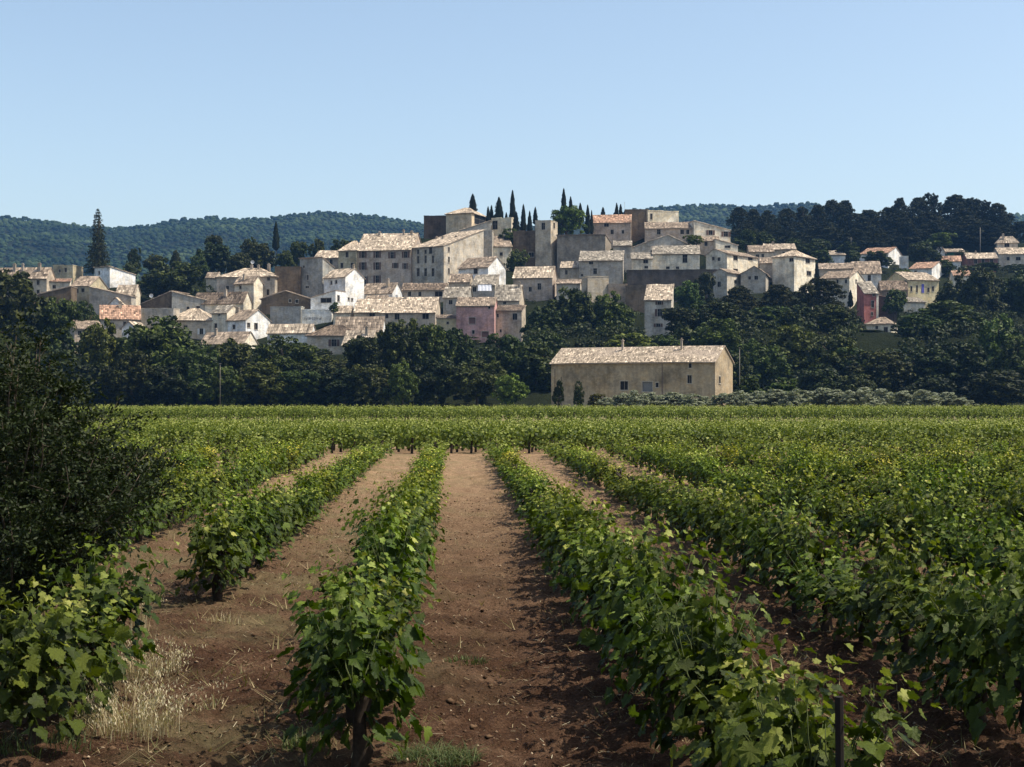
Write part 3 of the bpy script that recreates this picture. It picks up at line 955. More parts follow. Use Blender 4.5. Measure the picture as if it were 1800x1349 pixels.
def ico(sub=1):
    t = (1 + 5 ** .5) / 2
    v = [(-1, t, 0), (1, t, 0), (-1, -t, 0), (1, -t, 0), (0, -1, t), (0, 1, t), (0, -1, -t), (0, 1, -t), (t, 0, -1), (t, 0, 1), (-t, 0, -1), (-t, 0, 1)]
    f = [(0, 11, 5), (0, 5, 1), (0, 1, 7), (0, 7, 10), (0, 10, 11), (1, 5, 9), (5, 11, 4), (11, 10, 2), (10, 7, 6), (7, 1, 8), (3, 9, 4), (3, 4, 2), (3, 2, 6), (3, 6, 8), (3, 8, 9), (4, 9, 5), (2, 4, 11), (6, 2, 10), (8, 6, 7), (9, 8, 1)]
    v = [np.array(p) / np.linalg.norm(p) for p in v]
    for _ in range(sub):
        cache, nf = {}, []

        def mid(a, b):
            k = (min(a, b), max(a, b))
            if k not in cache:
                m = v[a] + v[b]
                v.append(m / np.linalg.norm(m))
                cache[k] = len(v) - 1
            return cache[k]
        for a, b, c in f:
            x, y, z = mid(a, b), mid(b, c), mid(c, a)
            nf += [(a, x, z), (b, y, x), (c, z, y), (x, y, z)]
        f = nf
    return np.array(v), np.array(f)


IV, IF = ico(1)
IF = IF[[i for i in range(len(IF)) if IV[IF[i]][:, 2].mean() > -.25]]
rng = np.random.default_rng(77)
tx, td = [], []
d = 1040.0
while d < 2050:
    sp = 6.6 + 2.4 * (d - 760) / 1300
    xs_ = np.arange(-.46 * d, .46 * d, sp)
    xs_ = xs_ + rng.uniform(-.45, .45, len(xs_)) * sp
    px = 900 + F * xs_ / d
    keep = (px < 830) | (px > 1080)
    keep &= ~((px > 1500) & (px < 1745))
    keep &= (px > -60) & (px < 1860)
    xs_ = xs_[keep]
    tx.append(xs_)
    td.append(np.full(len(xs_), d) + rng.uniform(-.5, .5, len(xs_)) * sp)
    d += sp * 1.15
tx, td = np.concatenate(tx), np.concatenate(td)
tzz = hill_z(tx, td)
n = len(tx)
rad = rng.uniform(2.0, 3.8, n) * (1 + .25 * (rng.random(n) < .12))
hgt = rad * rng.uniform(.65, 1.0, n)
ang = rng.uniform(0, 6.28, n)
var = rng.uniform(.62, 1.25, (8, len(IV)))
base = IV[None] * var[rng.integers(0, 8, n)][:, :, None]
ca, sa = np.cos(ang)[:, None], np.sin(ang)[:, None]
X = (base[:, :, 0] * ca - base[:, :, 1] * sa) * rad[:, None] + tx[:, None]
Y = (base[:, :, 0] * sa + base[:, :, 1] * ca) * rad[:, None] + td[:, None]
Z = base[:, :, 2] * hgt[:, None] + (tzz + hgt * .75)[:, None]
V = np.stack([X, Y, Z], -1).reshape(-1, 3)
Fc = (np.arange(n)[:, None, None] * len(IV) + IF[None]).reshape(-1, 3)
tt = np.clip(rng.normal(.42, .14, n) + (fbm(tx / 70, td / 70, 8, 4) - .5) * 1.9, 0, 1)
me = np_mesh('hill_forest', V, Fc, np.repeat(tt, len(IV)), smooth=False)
tag(link('hill_forest', me, FARWOOD), 'blue-green wood covering the far hills', 'forest', kind='stuff')
print('forest trees', n, 'tris', len(Fc))
# ------------------------------------------------------------------ trees
def rand_dirs(rng, n, up=0.0):
    v = rng.normal(0, 1, (n, 3))
    v[:, 2] += up
    return v / np.linalg.norm(v, axis=1, keepdims=True)


def leaf_quads(P, Nrm, size, rng, asp=.7, bend=0.0):
    """small leaf faces at P, facing Nrm"""
    n = len(P)
    t = rng.normal(0, 1, (n, 3))
    t -= Nrm * (t * Nrm).sum(1, keepdims=True)
    t /= np.linalg.norm(t, axis=1, keepdims=True) + 1e-9
    b = np.cross(Nrm, t)
    s = np.asarray(size).reshape(-1, 1)
    V = np.stack([P - t * s, P - b * s * asp * rng.uniform(.6, 1, (n, 1)), P + t * s, P + b * s * asp * rng.uniform(.6, 1, (n, 1))], 1)
    Fq = np.arange(n * 4).reshape(n, 4)
    return V.reshape(-1, 3), Fq


def crown_broad(seed, nl=9, nc=190, per=64, leaf=.027, low=.1, flat=1.0):
    rng = np.random.default_rng(seed)
    lobes = []
    for i in range(nl):
        a = 2 * math.pi * i / nl + rng.uniform(-.4, .4)
        q = rng.uniform(.08, .27)
        z = rng.uniform(low + .15, .78)
        lobes.append((math.cos(a) * q, math.sin(a) * q, z, rng.uniform(.17, .26)))
    lobes.append((rng.uniform(-.06, .06), rng.uniform(-.06, .06), .76, .22))
    lobes.append((0, 0, .42, .30))
    P, Nn, T = [], [], []
    for k in range(nc):
        lx, ly, lz, lr = lobes[rng.integers(len(lobes))]
        d = rand_dirs(rng, 1, .25)[0]
        c = np.array([lx, ly, lz]) + d * lr * rng.uniform(.75, 1.02)
        r = rng.uniform(.045, .085)
        dd = rand_dirs(rng, per, .25)
        P.append(c + dd * r * rng.uniform(.55, 1.05, (per, 1)))
        nn = dd * .8 + rng.normal(0, .5, (per, 3)) + np.array([0, 0, .25])
        Nn.append(nn / np.linalg.norm(nn, axis=1, keepdims=True))
        T.append(np.clip(rng.normal(rng.uniform(.3, .7), .18, per), 0, 1))
    P, Nn, T = np.concatenate(P), np.concatenate(Nn), np.concatenate(T)
    P[:, 2] = np.clip(P[:, 2], .0, 1.02)
    V, Fq = leaf_quads(P, Nn, rng.uniform(.7, 1.3, len(P)) * leaf, rng)
    # normalise to width 1 and height 1
    V[:, 0] /= np.ptp(P[:, 0])
    V[:, 1] /= np.ptp(P[:, 1])
    V[:, 2] = (V[:, 2] - P[:, 2].min()) / np.ptp(P[:, 2])
    return np_mesh('crown', V, Fq, np.repeat(T, 4))


def crown_pine(seed, leaf=.023):
    rng = np.random.default_rng(seed)
    P, Nn, T = [], [], []
    pw = rng.uniform(.35, .75)
    for k in range(260):
        z = rng.uniform(0, 1) ** .8
        rad = .5 * min(1, .5 + z * 2.0) * (1.04 - z) ** pw * rng.uniform(.25, 1.0)
        a = rng.uniform(0, 2 * math.pi)
        c = np.array([math.cos(a) * rad, math.sin(a) * rad, z])
        r = rng.uniform(.03, .08) * (1.1 - .5 * z)
        per = 46
        dd = rand_dirs(rng, per, .3)
        P.append(c + dd * r * np.array([1.1, 1.1, .9]) * rng.uniform(.5, 1.05, (per, 1)))
        nn = dd * .6 + rng.normal(0, .6, (per, 3)) + np.array([0, 0, .3])
        Nn.append(nn / np.linalg.norm(nn, axis=1, keepdims=True))
        T.append(np.clip(rng.normal(rng.uniform(.3, .65), .18, per), 0, 1))
    P, Nn, T = np.concatenate(P), np.concatenate(Nn), np.concatenate(T)
    V, Fq = leaf_quads(P, Nn, rng.uniform(.7, 1.4, len(P)) * leaf, rng, .45)
    V[:, 0] /= np.ptp(P[:, 0])
    V[:, 1] /= np.ptp(P[:, 1])
    V[:, 2] = (V[:, 2] - P[:, 2].min()) / np.ptp(P[:, 2])
    return np_mesh('crown', V, Fq, np.repeat(T, 4))


def crown_cypress(seed):
    rng = np.random.default_rng(seed)
    n = 2600
    z = rng.uniform(0, 1, n) ** 1.15
    a = rng.uniform(0, 2 * math.pi, n)
    prof = np.minimum(1, (z / .12) ** .6) * (1 - z) ** .62 * 1.12
    lump = .68 + .55 * vnoise(a * 2.2, z * 13 + seed * 3, seed)
    rad = .5 * prof * lump * rng.uniform(.6, 1.12, n)
    P = np.stack([np.cos(a) * rad, np.sin(a) * rad, z], 1)
    nn = np.stack([np.cos(a), np.sin(a), rng.uniform(0, .6, n)], 1) + rng.normal(0, .35, (n, 3))
    nn /= np.linalg.norm(nn, axis=1, keepdims=True)
    # upright flame-like sprays
    t = np.stack([np.cos(a) * .12, np.sin(a) * .12, np.ones(n)], 1)
    t /= np.linalg.norm(t, axis=1, keepdims=True)
    b = np.cross(nn, t)
    sz = np.array([.34, .34, .06]) / 2.3
    L_ = rng.uniform(.6, 1.3, (n, 1))
    V = np.stack([P - t * [0, 0, .025] * L_, P - b * [.09, .09, .02] * L_, P + t * [.1, .1, .045] * L_, P + b * [.09, .09, .02] * L_], 1).reshape(-1, 3)
    return np_mesh('crown', V, np.arange(n * 4).reshape(n, 4), np.repeat(rng.uniform(.0, .7, n), 4))


def crown_fir(seed):
    rng = np.random.default_rng(seed)
    P, Nn, T = [], [], []
    z = .02
    while z < .99:
        R_ = .5 * (1 - z) ** .75 * rng.uniform(.78, 1.08) + .015
        nb = max(4, int(11 * (1 - z) + 4))
        for i in range(nb):
            a = 2 * math.pi * (i + rng.uniform(-.3, .3)) / nb
            rl = R_ * rng.uniform(.7, 1.1)
            m = int(26 * rl / .5) + 7
            q = rng.uniform(.1, 1, m) ** .7
            w_ = (1 - q * .7) * .14 * rl / .5
            off = rng.uniform(-1, 1, m) * w_ * 1.1
            P.append(np.stack([np.cos(a) * q * rl - np.sin(a) * off, np.sin(a) * q * rl + np.cos(a) * off, z - q * rl * .13 + rng.uniform(-.012, .012, m)], 1))
            nn = rng.normal(0, .45, (m, 3)) + np.array([math.cos(a) * .4, math.sin(a) * .4, .8])
            Nn.append(nn / np.linalg.norm(nn, axis=1, keepdims=True))
            T.append(rng.uniform(0, .8, m))
        z += rng.uniform(.028, .045)
    P, Nn, T = np.concatenate(P), np.concatenate(Nn), np.concatenate(T)
    V, Fq = leaf_quads(P, Nn, rng.uniform(.6, 1.2, len(P)) * .034, rng, .4)
    V[:, 2] = (V[:, 2] - V[:, 2].min())
    V[:, 2] /= V[:, 2].max()
    return np_mesh('crown', V, Fq, np.repeat(T, 4))


def trunk_mesh(seed, limbs=5, fork=.45):
    """unit-high trunk: 0 to 1, with limbs reaching into the crown"""
    rr = random.Random(seed)
    mb = MB()
    pts = [(rr.uniform(-.02, .02) * i, rr.uniform(-.02, .02) * i, i / 5) for i in range(6)]
    mb.tube(pts, [.05, .038, .034, .028, .020, .008], 7)
    for k in range(limbs):
        z = fork + (1 - fork) * .7 * k / limbs
        a = k * 2.4 + rr.random()
        q = rr.uniform(.16, .3)
        mb.tube([(0, 0, z), (math.cos(a) * q * .5, math.sin(a) * q * .5, z + .12), (math.cos(a) * q, math.sin(a) * q, z + .26)], [.02, .014, .005], 5)
    return mb.mesh('trunk', True)


CR = {'oak': [crown_broad(s) for s in range(6)], 'bush': [crown_broad(20 + s, 7, 130, 60, .032, .0) for s in range(4)],
      'pine': [crown_pine(40 + s) for s in range(6)], 'cyp': [crown_cypress(60 + s) for s in range(3)], 'fir': [crown_fir(71)]}
CR['silver'] = [crown_broad(80 + s, 7, 80, 60, .03, .0) for s in range(3)]
TRK = [trunk_mesh(s) for s in range(3)]
TRKP = trunk_mesh(9, 0)
TRKP.materials.append(BARK)
TMAT = {'oak': CROWN, 'bush': CROWN, 'pine': NEEDLE, 'cyp': NEEDLE, 'fir': NEEDLE, 'silver': SILVER}
for k, ms in CR.items():
    for me in ms:
        me.materials.append(TMAT[k])
for me in TRK:
    me.materials.append(BARK)
TN = {'oak': ('broadleaf_tree', 'tree'), 'bush': ('leafy_shrub', 'shrub'), 'pine': ('pine_tree', 'pine'), 'cyp': ('cypress_tree', 'cypress'), 'fir': ('fir_tree', 'fir'), 'silver': ('silvery_shrub', 'shrub')}
TREES = []


def T(kind, px, ytop, ybot, wpx, d, label=None, col=(1, 1, 1), group=None):
    TREES.append([kind, px, ytop, ybot, wpx, d, label, col, group])


def plant_tree(kind, px, ytop, ybot, wpx, d, label, col, group, k):
    if kind == 'oak':
        hue = R.uniform(-.12, .28)
        br = R.choice((.8, .95, 1.1, 1.3, 1.6))
        col = (col[0] * br * (1 + hue), col[1] * br, col[2] * br * (1 - hue * .5))
    top, bot = at(px, ytop, d), at(px, ybot, d)
    g = tz(top.x, top.y) if d > 226 else 0.0
    zb = max(bot.z, g - .3) if kind != 'cyp' else bot.z
    nm, cat = TN[kind]
    base = min(g, zb)
    root = empty(nm, (top.x, top.y, base))
    tag(root, label, cat, group)
    w_ = wpx * d / F
    hgt = max(top.z - zb, .6)
    rz = R.uniform(0, 6.28)
    dep = w_ * R.uniform(.85, 1.1)
    o = link('crown', CR[kind][k % len(CR[kind])], None, root, loc=(0, 0, zb - base), rot=(0, 0, 0 if kind == 'fir' else rz), scale=(w_, dep if kind != 'cyp' else w_, hgt), color=col)
    th = (zb - base) + hgt * (.8 if kind != 'bush' else .5) + .3
    link('trunk', TRK[k % 3] if kind not in ('fir', 'cyp') else TRKP, None, root, loc=(0, 0, -.3), rot=(0, 0, rz), scale=(min(th, w_ * 1.6), min(th, w_ * 1.6), th))
    return root


# single trees with a place of their own
T('fir', 172, 366, 484, 56, 395, 'tall pointed fir standing alone at the left of the village')
T('oak', 302, 454, 536, 134, 372, 'big round green tree between the left houses', (.95, 1.0, .9))
T('cyp', 485, 391, 440, 12, 428, 'lone slim cypress on the left skyline before the blue hills', (.6, .7, .8))
T('oak', 997, 361, 416, 72, 418, 'full green plane tree among the hilltop cypresses', (1.4, 1.5, 1.1))
T('bush', 896, 402, 430, 42, 410, 'green shrub on the slope under the cream ruin wall', (1.6, 1.6, 1.2))
T('oak', 908, 438, 488, 44, 392, 'dark ivy-like tree in the hollow left of the watchtower', (.7, .75, .7))
T('bush', 1221, 413, 429, 36, 400, 'bright yellow-green shrub on a roof terrace', (2.6, 2.4, 1.6))
T('bush', 588, 531, 552, 20, 338, 'small terrace shrub before the white arched house', (1.2, 1.3, 1))
T('cyp', 1495, 511, 540, 10, 376, 'small black cypress against the tall cream house', (.5, .5, .6))
T('cyp', 1436, 462, 492, 9, 378, 'small dark cypress beside the balcony house', (.5, .5, .6))
T('oak', 1238, 478, 545, 52, 362, 'dark ivy mass over the right end of the rampart', (.55, .6, .6))
T('oak', 1211, 494, 556, 60, 346, 'grey-green tree right of the lone house', (1.1, 1.25, 1.2))
T('bush', 1018, 670, 714, 22, 205, 'dark creeper bush against the barn wall', (.7, .7, .7))
T('bush', 982, 668, 716, 24, 207, 'dark climbing shrub at the barn left corner', (.6, .6, .6))
T('bush', 1047, 692, 716, 28, 203, 'brownish low shrub beside the barn creeper', (1.5, 1.0, .8))
T('bush', 1318, 658, 712, 66, 207, 'dense dark hedge bush against the barn right end', (.75, .85, .7))
T('bush', 1375, 664, 712, 70, 208, 'broad leafy bush right of the barn hedge bush', (1.1, 1.3, .9))
# hilltop cypresses
CY = ((831, 342, 374, 14, 433), (858, 364, 392, 8, 430), (864, 362, 392, 9, 431), (877, 348, 392, 16, 430), (890, 374, 390, 6, 431), (901, 337, 398, 13, 429), (907, 373, 412, 13, 414), (920, 361, 410, 11, 415), (931, 372, 408, 9, 416), (941, 365, 395, 9, 417), (991, 333, 380, 11, 428), (1003, 347, 385, 10, 428), (1020, 358, 392, 11, 428), (1033, 362, 412, 11, 421), (1040, 371, 412, 7, 422), (1060, 365, 390, 10, 434), (1084, 358, 390, 9, 435), (1091, 360, 390, 9, 435))
for i, (px, yt, yb, w_, d) in enumerate(CY):
    T('cyp', px, yt, yb, w_, d, 'dark cypress on the castle hilltop, %s from left' % ordinal(i + 1), (.55, .6, .7), 'hilltop cypresses')
# the wood behind the left part of the village
BW = ((376, 413, 470, 44, 432, .8), (384, 428, 482, 86, 420, 1), (440, 417, 470, 42, 430, .9), (456, 426, 484, 66, 420, 1.1), (500, 440, 480, 40, 415, 1.5), (522, 424, 478, 40, 428, 1), (560, 420, 470, 42, 430, .8), (606, 421, 466, 52, 434, 1.2), (236, 436, 486, 28, 420, .9), (228, 460, 500, 40, 402, 1), (309, 440, 486, 24, 424, .9), (272, 446, 480, 50, 430, 1.3), (420, 444, 490, 50, 412, .9), (350, 446, 492, 44, 414, .8))
for i, (px, yt, yb, w_, d, b) in enumerate(sorted(BW)):
    T('oak', px, yt, yb, w_, d, 'dark tree behind the left village houses, %s from left' % ordinal(i + 1), (b * .75, b * .78, b * .75), 'wood behind the left village')
TLX = [-200, 0, 60, 100, 130, 150, 215, 240, 330, 370, 440, 545, 560, 610, 640, 700, 785, 840, 920, 932, 1110, 1130, 1185, 1240, 1300, 1500, 1520, 1570, 1590, 1640, 1650, 2000]
TLY = [480, 480, 520, 560, 600, 565, 565, 560, 565, 600, 596, 592, 632, 625, 594, 566, 574, 592, 590, 512, 514, 585, 560, 500, 505, 520, 600, 600, 540, 530, 480, 480]
# trees lining the vineyard's far edge, left of the barn
EW = ((20, 474, 640, 120, 268, .9), (92, 522, 650, 80, 272, .8), (10, 590, 714, 110, 244, .8), (75, 600, 714, 120, 246, .8), (178, 560, 712, 104, 250, .85), (146, 528, 600, 46, 316, .9), (285, 556, 712, 130, 252, .95), (232, 616, 713, 100, 243, .7), (350, 606, 713, 100, 244, .75), (406, 594, 712, 92, 250, .9), (398, 648, 713, 62, 240, 1.5), (497, 590, 712, 112, 250, 1.0), (462, 636, 713, 90, 242, .9), (556, 640, 713, 90, 246, .7), (640, 590, 712, 84, 254, .75), (606, 648, 713, 84, 243, .75), (702, 562, 712, 92, 256, .8), (706, 634, 713, 56, 239, 1.7), (762, 570, 712, 70, 256, 1.0), (656, 640, 714, 80, 242, .6), (766, 628, 713, 92, 243, .75), (806, 576, 712, 70, 258, .95), (896, 588, 712, 90, 256, .9), (838, 632, 713, 92, 243, .7), (896, 656, 713, 62, 238, 2.1), (944, 600, 713, 84, 256, .8), (300, 640, 714, 90, 242, .6), (520, 650, 714, 80, 242, .65), (150, 640, 714, 90, 244, .55), (578, 624, 712, 96, 264, .95), (604, 634, 712, 80, 270, .8), (548, 618, 700, 60, 284, .9))
for i, (px, yt, yb, w_, d, b) in enumerate(sorted(EW)):
    b0, b = b, b * .8
    w_ *= 1.18
    T('oak', px, yt, yb, w_, d, '%s tree along the vineyard edge left of the barn, %s from left' % ('bright green' if b0 > 1.3 else 'dark leafy' if b0 < .8 else 'dense green', ordinal(i + 1)), (b, b * 1.05, b), 'trees along the vineyard edge')
# a second line of trees, close below the houses
n2, px = 0, 366.0
while px < 930:
    n2 += 1
    b = R.uniform(.62, .95)
    T('oak', px, float(np.interp(px, TLX, TLY)) + R.uniform(10, 24), 690, R.uniform(62, 92), R.uniform(286, 296), 'dark tree of the second line below the left houses, %s from left' % ordinal(n2), (b, b * 1.03, b), 'second line of trees below the houses')
    px += R.uniform(34, 52)
n2, px = 0, 1128.0
while px < 1580:
    n2 += 1
    b = R.uniform(.6, .95)
    T('oak', px, float(np.interp(px, TLX, TLY)) + R.uniform(18, 44), 690, R.uniform(66, 100), R.uniform(286, 300), 'dark tree of the second line below the right houses, %s from left' % ordinal(n2), (b, b * 1.03, b), 'second line of trees below the houses')
    px += R.uniform(40, 58)
# trees behind and above the barn
MW = ((1012, 506, 606, 120, 305, .85), (1072, 512, 610, 100, 306, .9), (958, 538, 620, 84, 300, .8), (972, 586, 680, 104, 266, .9), (1040, 596, 680, 90, 268, .75), (1106, 586, 650, 130, 272, 1.5), (1200, 540, 640, 90, 292, .8), (1164, 590, 670, 80, 276, .85), (1262, 560, 650, 100, 276, 1.15))
for i, (px, yt, yb, w_, d, b) in enumerate(sorted(MW)):
    b0, b = b, b * .85
    T('oak', px, yt, yb, w_, d, '%s tree rising behind the barn roof, %s from left' % ('bright green' if b0 > 1.3 else 'dark leafy', ordinal(i + 1)), (b, b * 1.05, b), 'trees behind the barn')
PW = ((1298, 503, 600, 96, 322, .9), (1368, 500, 600, 100, 324, .85), (1440, 488, 600, 124, 318, .9), (1335, 540, 615, 100, 312, .8), (1480, 540, 615, 80, 316, .8), (1410, 545, 620, 90, 308, .8))
for i, (px, yt, yb, w_, d, b) in enumerate(sorted(PW)):
    T('pine', px, yt, yb, w_, d, 'dark brownish pine below the right village houses, %s from left' % ordinal(i + 1), (1.25 * b, 1.1 * b, b), 'pines below the right village')
RW = ((1330, 596, 712, 110, 262, .85), (1398, 572, 712, 116, 268, 1.15), (1466, 588, 712, 110, 264, 1.05), (1290, 620, 712, 80, 252, .8), (1440, 640, 714, 100, 246, .75), (1506, 612, 713, 100, 262, .8), (1552, 616, 714, 120, 252, .7), (1560, 600, 700, 100, 304, .8), (1535, 604, 700, 80, 306, .7), (1612, 552, 700, 90, 290, 1.05), (1662, 530, 700, 150, 300, .95), (1620, 610, 714, 120, 256, .75), (1700, 600, 714, 130, 258, .8), (1758, 552, 712, 120, 270, 1.1), (1725, 468, 600, 110, 338, .75), (1795, 474, 600, 100, 340, .75), (1682, 492, 590, 80, 342, .7), (1790, 590, 716, 120, 252, .7), (1640, 660, 716, 110, 240, .6), (1750, 650, 718, 130, 241, .6), (1500, 656, 714, 90, 242, .7), (1860, 520, 716, 130, 262, .8), (1572, 510, 560, 46, 372, .9))
for i, (px, yt, yb, w_, d, b) in enumerate(sorted(RW)):
    b *= .75
    T('oak', px, yt, yb, w_, d, 'dark broadleaf tree in the grove right of the barn, %s from left' % ordinal(i + 1), (b, b * 1.05, b * .95), 'grove right of the barn')
# the pinewood on the right ridge
RP = ((1300, 366, 420, 46, 500, .9), (1330, 366, 420, 44, 505, .9), (1352, 372, 425, 50, 498, 1), (1385, 366, 425, 50, 506, .9), (1410, 364, 425, 46, 510, .9), (1440, 360, 425, 50, 512, .85), (1462, 352, 425, 40, 516, .85), (1494, 350, 425, 44, 516, .85), (1526, 364, 428, 50, 512, .9), (1556, 359, 428, 46, 516, .85), (1584, 350, 430, 44, 520, .8), (1606, 345, 430, 48, 522, .8), (1640, 339, 430, 52, 526, .75), (1672, 341, 430, 50, 526, .75), (1700, 343, 430, 46, 524, .75), (1728, 346, 432, 46, 522, .75), (1750, 358, 434, 40, 518, .8), (1772, 374, 434, 40, 512, .9), (1800, 384, 436, 50, 508, 1), (1320, 396, 436, 50, 480, 1), (1360, 404, 436, 60, 476, 1), (1400, 402, 442, 60, 480, .95), (1450, 396, 445, 66, 484, .85), (1500, 400, 442, 60, 482, .85), (1545, 396, 440, 60, 486, .8), (1600, 390, 440, 70, 490, .75), (1650, 385, 436, 70, 494, .7), (1700, 386, 440, 70, 494, .7), (1740, 392, 440, 60, 492, .75), (1350, 380, 430, 50, 492, .9), (1620, 366, 430, 60, 508, .7), (1690, 366, 430, 60, 510, .7), (1570, 376, 430, 56, 504, .75), (1520, 380, 430, 56, 500, .8))
for i, (px, yt, yb, w_, d, b) in enumerate(sorted(RP)):
    w_ *= R.uniform(1.05, 1.75)
    px += R.uniform(-9, 9)
    yt += R.uniform(-2, 7)
    T('pine', px, yt, yb, w_, d, 'dark pine of the wood on the right ridge, %s from left' % ordinal(i + 1), (b, b, b * 1.05), 'pinewood on the right ridge')
# garden trees on the right slope
GW = ((1310, 404, 440, 44, 436, 1.0), (1345, 408, 440, 40, 438, 1.0), (1396, 418, 448, 50, 440, .9), (1440, 420, 452, 50, 444, .8), (1446, 440, 468, 40, 430, 1.2), (1500, 440, 466, 30, 440, 1.0), (1545, 442, 472, 56, 438, .9), (1624, 424, 468, 62, 446, .8), (1652, 409, 434, 46, 466, 2.0), (1664, 456, 484, 36, 434, 1.0), (1590, 472, 492, 50, 410, 1.5), (1470, 462, 482, 40, 420, 1.0), (1572, 508, 552, 44, 366, 1.2), (1730, 462, 480, 60, 440, .9), (1790, 464, 486, 50, 436, .9), (1420, 428, 450, 40, 442, .9), (1488, 425, 446, 40, 456, .9), (1690, 440, 456, 30, 462, .8))
for i, (px, yt, yb, w_, d, b) in enumerate(sorted(GW)):
    T('bush', px, yt, yb, w_, d, '%s garden tree between houses on the right slope, %s from left' % ('pale green' if b > 1.4 else 'dark', ordinal(i + 1)), (b, b * 1.05, b), 'garden trees on the right slope')
# silvery scrub in front of and right of the barn
SX = [(1066, 700, 30), (1092, 697, 36), (1120, 694, 44), (1150, 691, 46), (1184, 694, 44), (1214, 698, 40), (1240, 699, 36), (1268, 698, 40), (1296, 694, 44), (1330, 694, 46), (1364, 692, 48), (1400, 690, 48), (1440, 686, 50), (1478, 690, 48), (1512, 686, 52), (1550, 688, 50), (1590, 692, 50), (1628, 694, 46), (1664, 697, 44), (1692, 702, 36)]
for i, (px, yt, w_) in enumerate(SX):
    T('silver', px, yt - 5 + R.uniform(-4, 4), 724, w_ * R.uniform(1.15, 1.6), 198 - (i % 3) * 3, 'silvery grey-green shrub in the row before the barn, %s from left' % ordinal(i + 1), (1, 1, 1), 'silvery shrubs before the barn')

for i, t in enumerate(TREES):
    plant_tree(*t, i)

# ------------------------------------------------------------------ undergrowth on the hill (uncountable)
def scatter_shrubs(name, pts, kind, smin, smax, mat, seed, squash=.8, keep=240):
    rng = np.random.default_rng(seed)
    VV, TT = [], []
    for (x, y, z) in pts:
        s = rng.uniform(smin, smax) * (.7 if y > 300 else 1)
        n = keep
        dd = rand_dirs(rng, n, .4)
        lump = .6 + .55 * vnoise(dd[:, 0] * 2.5 + x, dd[:, 1] * 2.5 + y, seed)
        P = dd * s * .5 * lump[:, None] * rng.uniform(.8, 1.05, (n, 1)) * np.array([1, 1, squash]) + np.array([x, y, z + s * .25])
        nn = dd * .8 + rng.normal(0, .5, (n, 3))
        nn /= np.linalg.norm(nn, axis=1, keepdims=True)
        V, _ = leaf_quads(P, nn, rng.uniform(.6, 1.2, n) * s * .085, rng)
        VV.append(V)
        TT.append(np.repeat(np.clip(rng.normal(rng.uniform(.2, .8), .15, n), 0, 1), 4))
    V = np.concatenate(VV)
    me = np_mesh(name, V, np.arange(len(V)).reshape(-1, 4), np.concatenate(TT))
    return link(name, me, mat)


HR = [(h['X0'] + h['L'] * h['c'] * .5 + h['s'] * h['D'] * .5, h['d0'] - h['L'] * h['s'] * .5 + h['c'] * h['D'] * .5, max(h['L'], h['D']) * .62 + 1.0, h['c'], h['s'], h['L'], h['D'], h['X0'], h['d0']) for h in HOUSES]


def in_house(x, y, m=1.5):
    for (_, _, _, c, s, L, D, X0, d0) in HR:
        u = (x - X0) * c - (y - d0) * s
        v = (x - X0) * s + (y - d0) * c
        if -m < u < L + m and -m - 1 < v < D + m:
            return True
    return False


ug = []
rr = random.Random(5)
while len(ug) < 2200:
    d = rr.uniform(256, 330) if len(ug) % 2 else rr.uniform(256, 440)
    k = rr.uniform(-.42, .42)
    x = k * d
    if in_house(x, d):
        continue
    if d < 350 and YH - (tz(x, d) + 3.4 - HC) / d * F < np.interp(900 + F * k, TLX, TLY) + 8:
        continue
    ug.append((x, d, tz(x, d)))
ugo = scatter_shrubs('undergrowth', ug, 'bush', 2.2, 5.5, CROWN, 9, keep=100)
ugo.color = (.62, .62, .62, 1)
tag(ugo, 'dark scrub filling the gaps on the village slope', 'undergrowth', kind='stuff')
# ------------------------------------------------------------------ ground
U_ROW = -0.0412         # rows run slightly to the left of the view direction


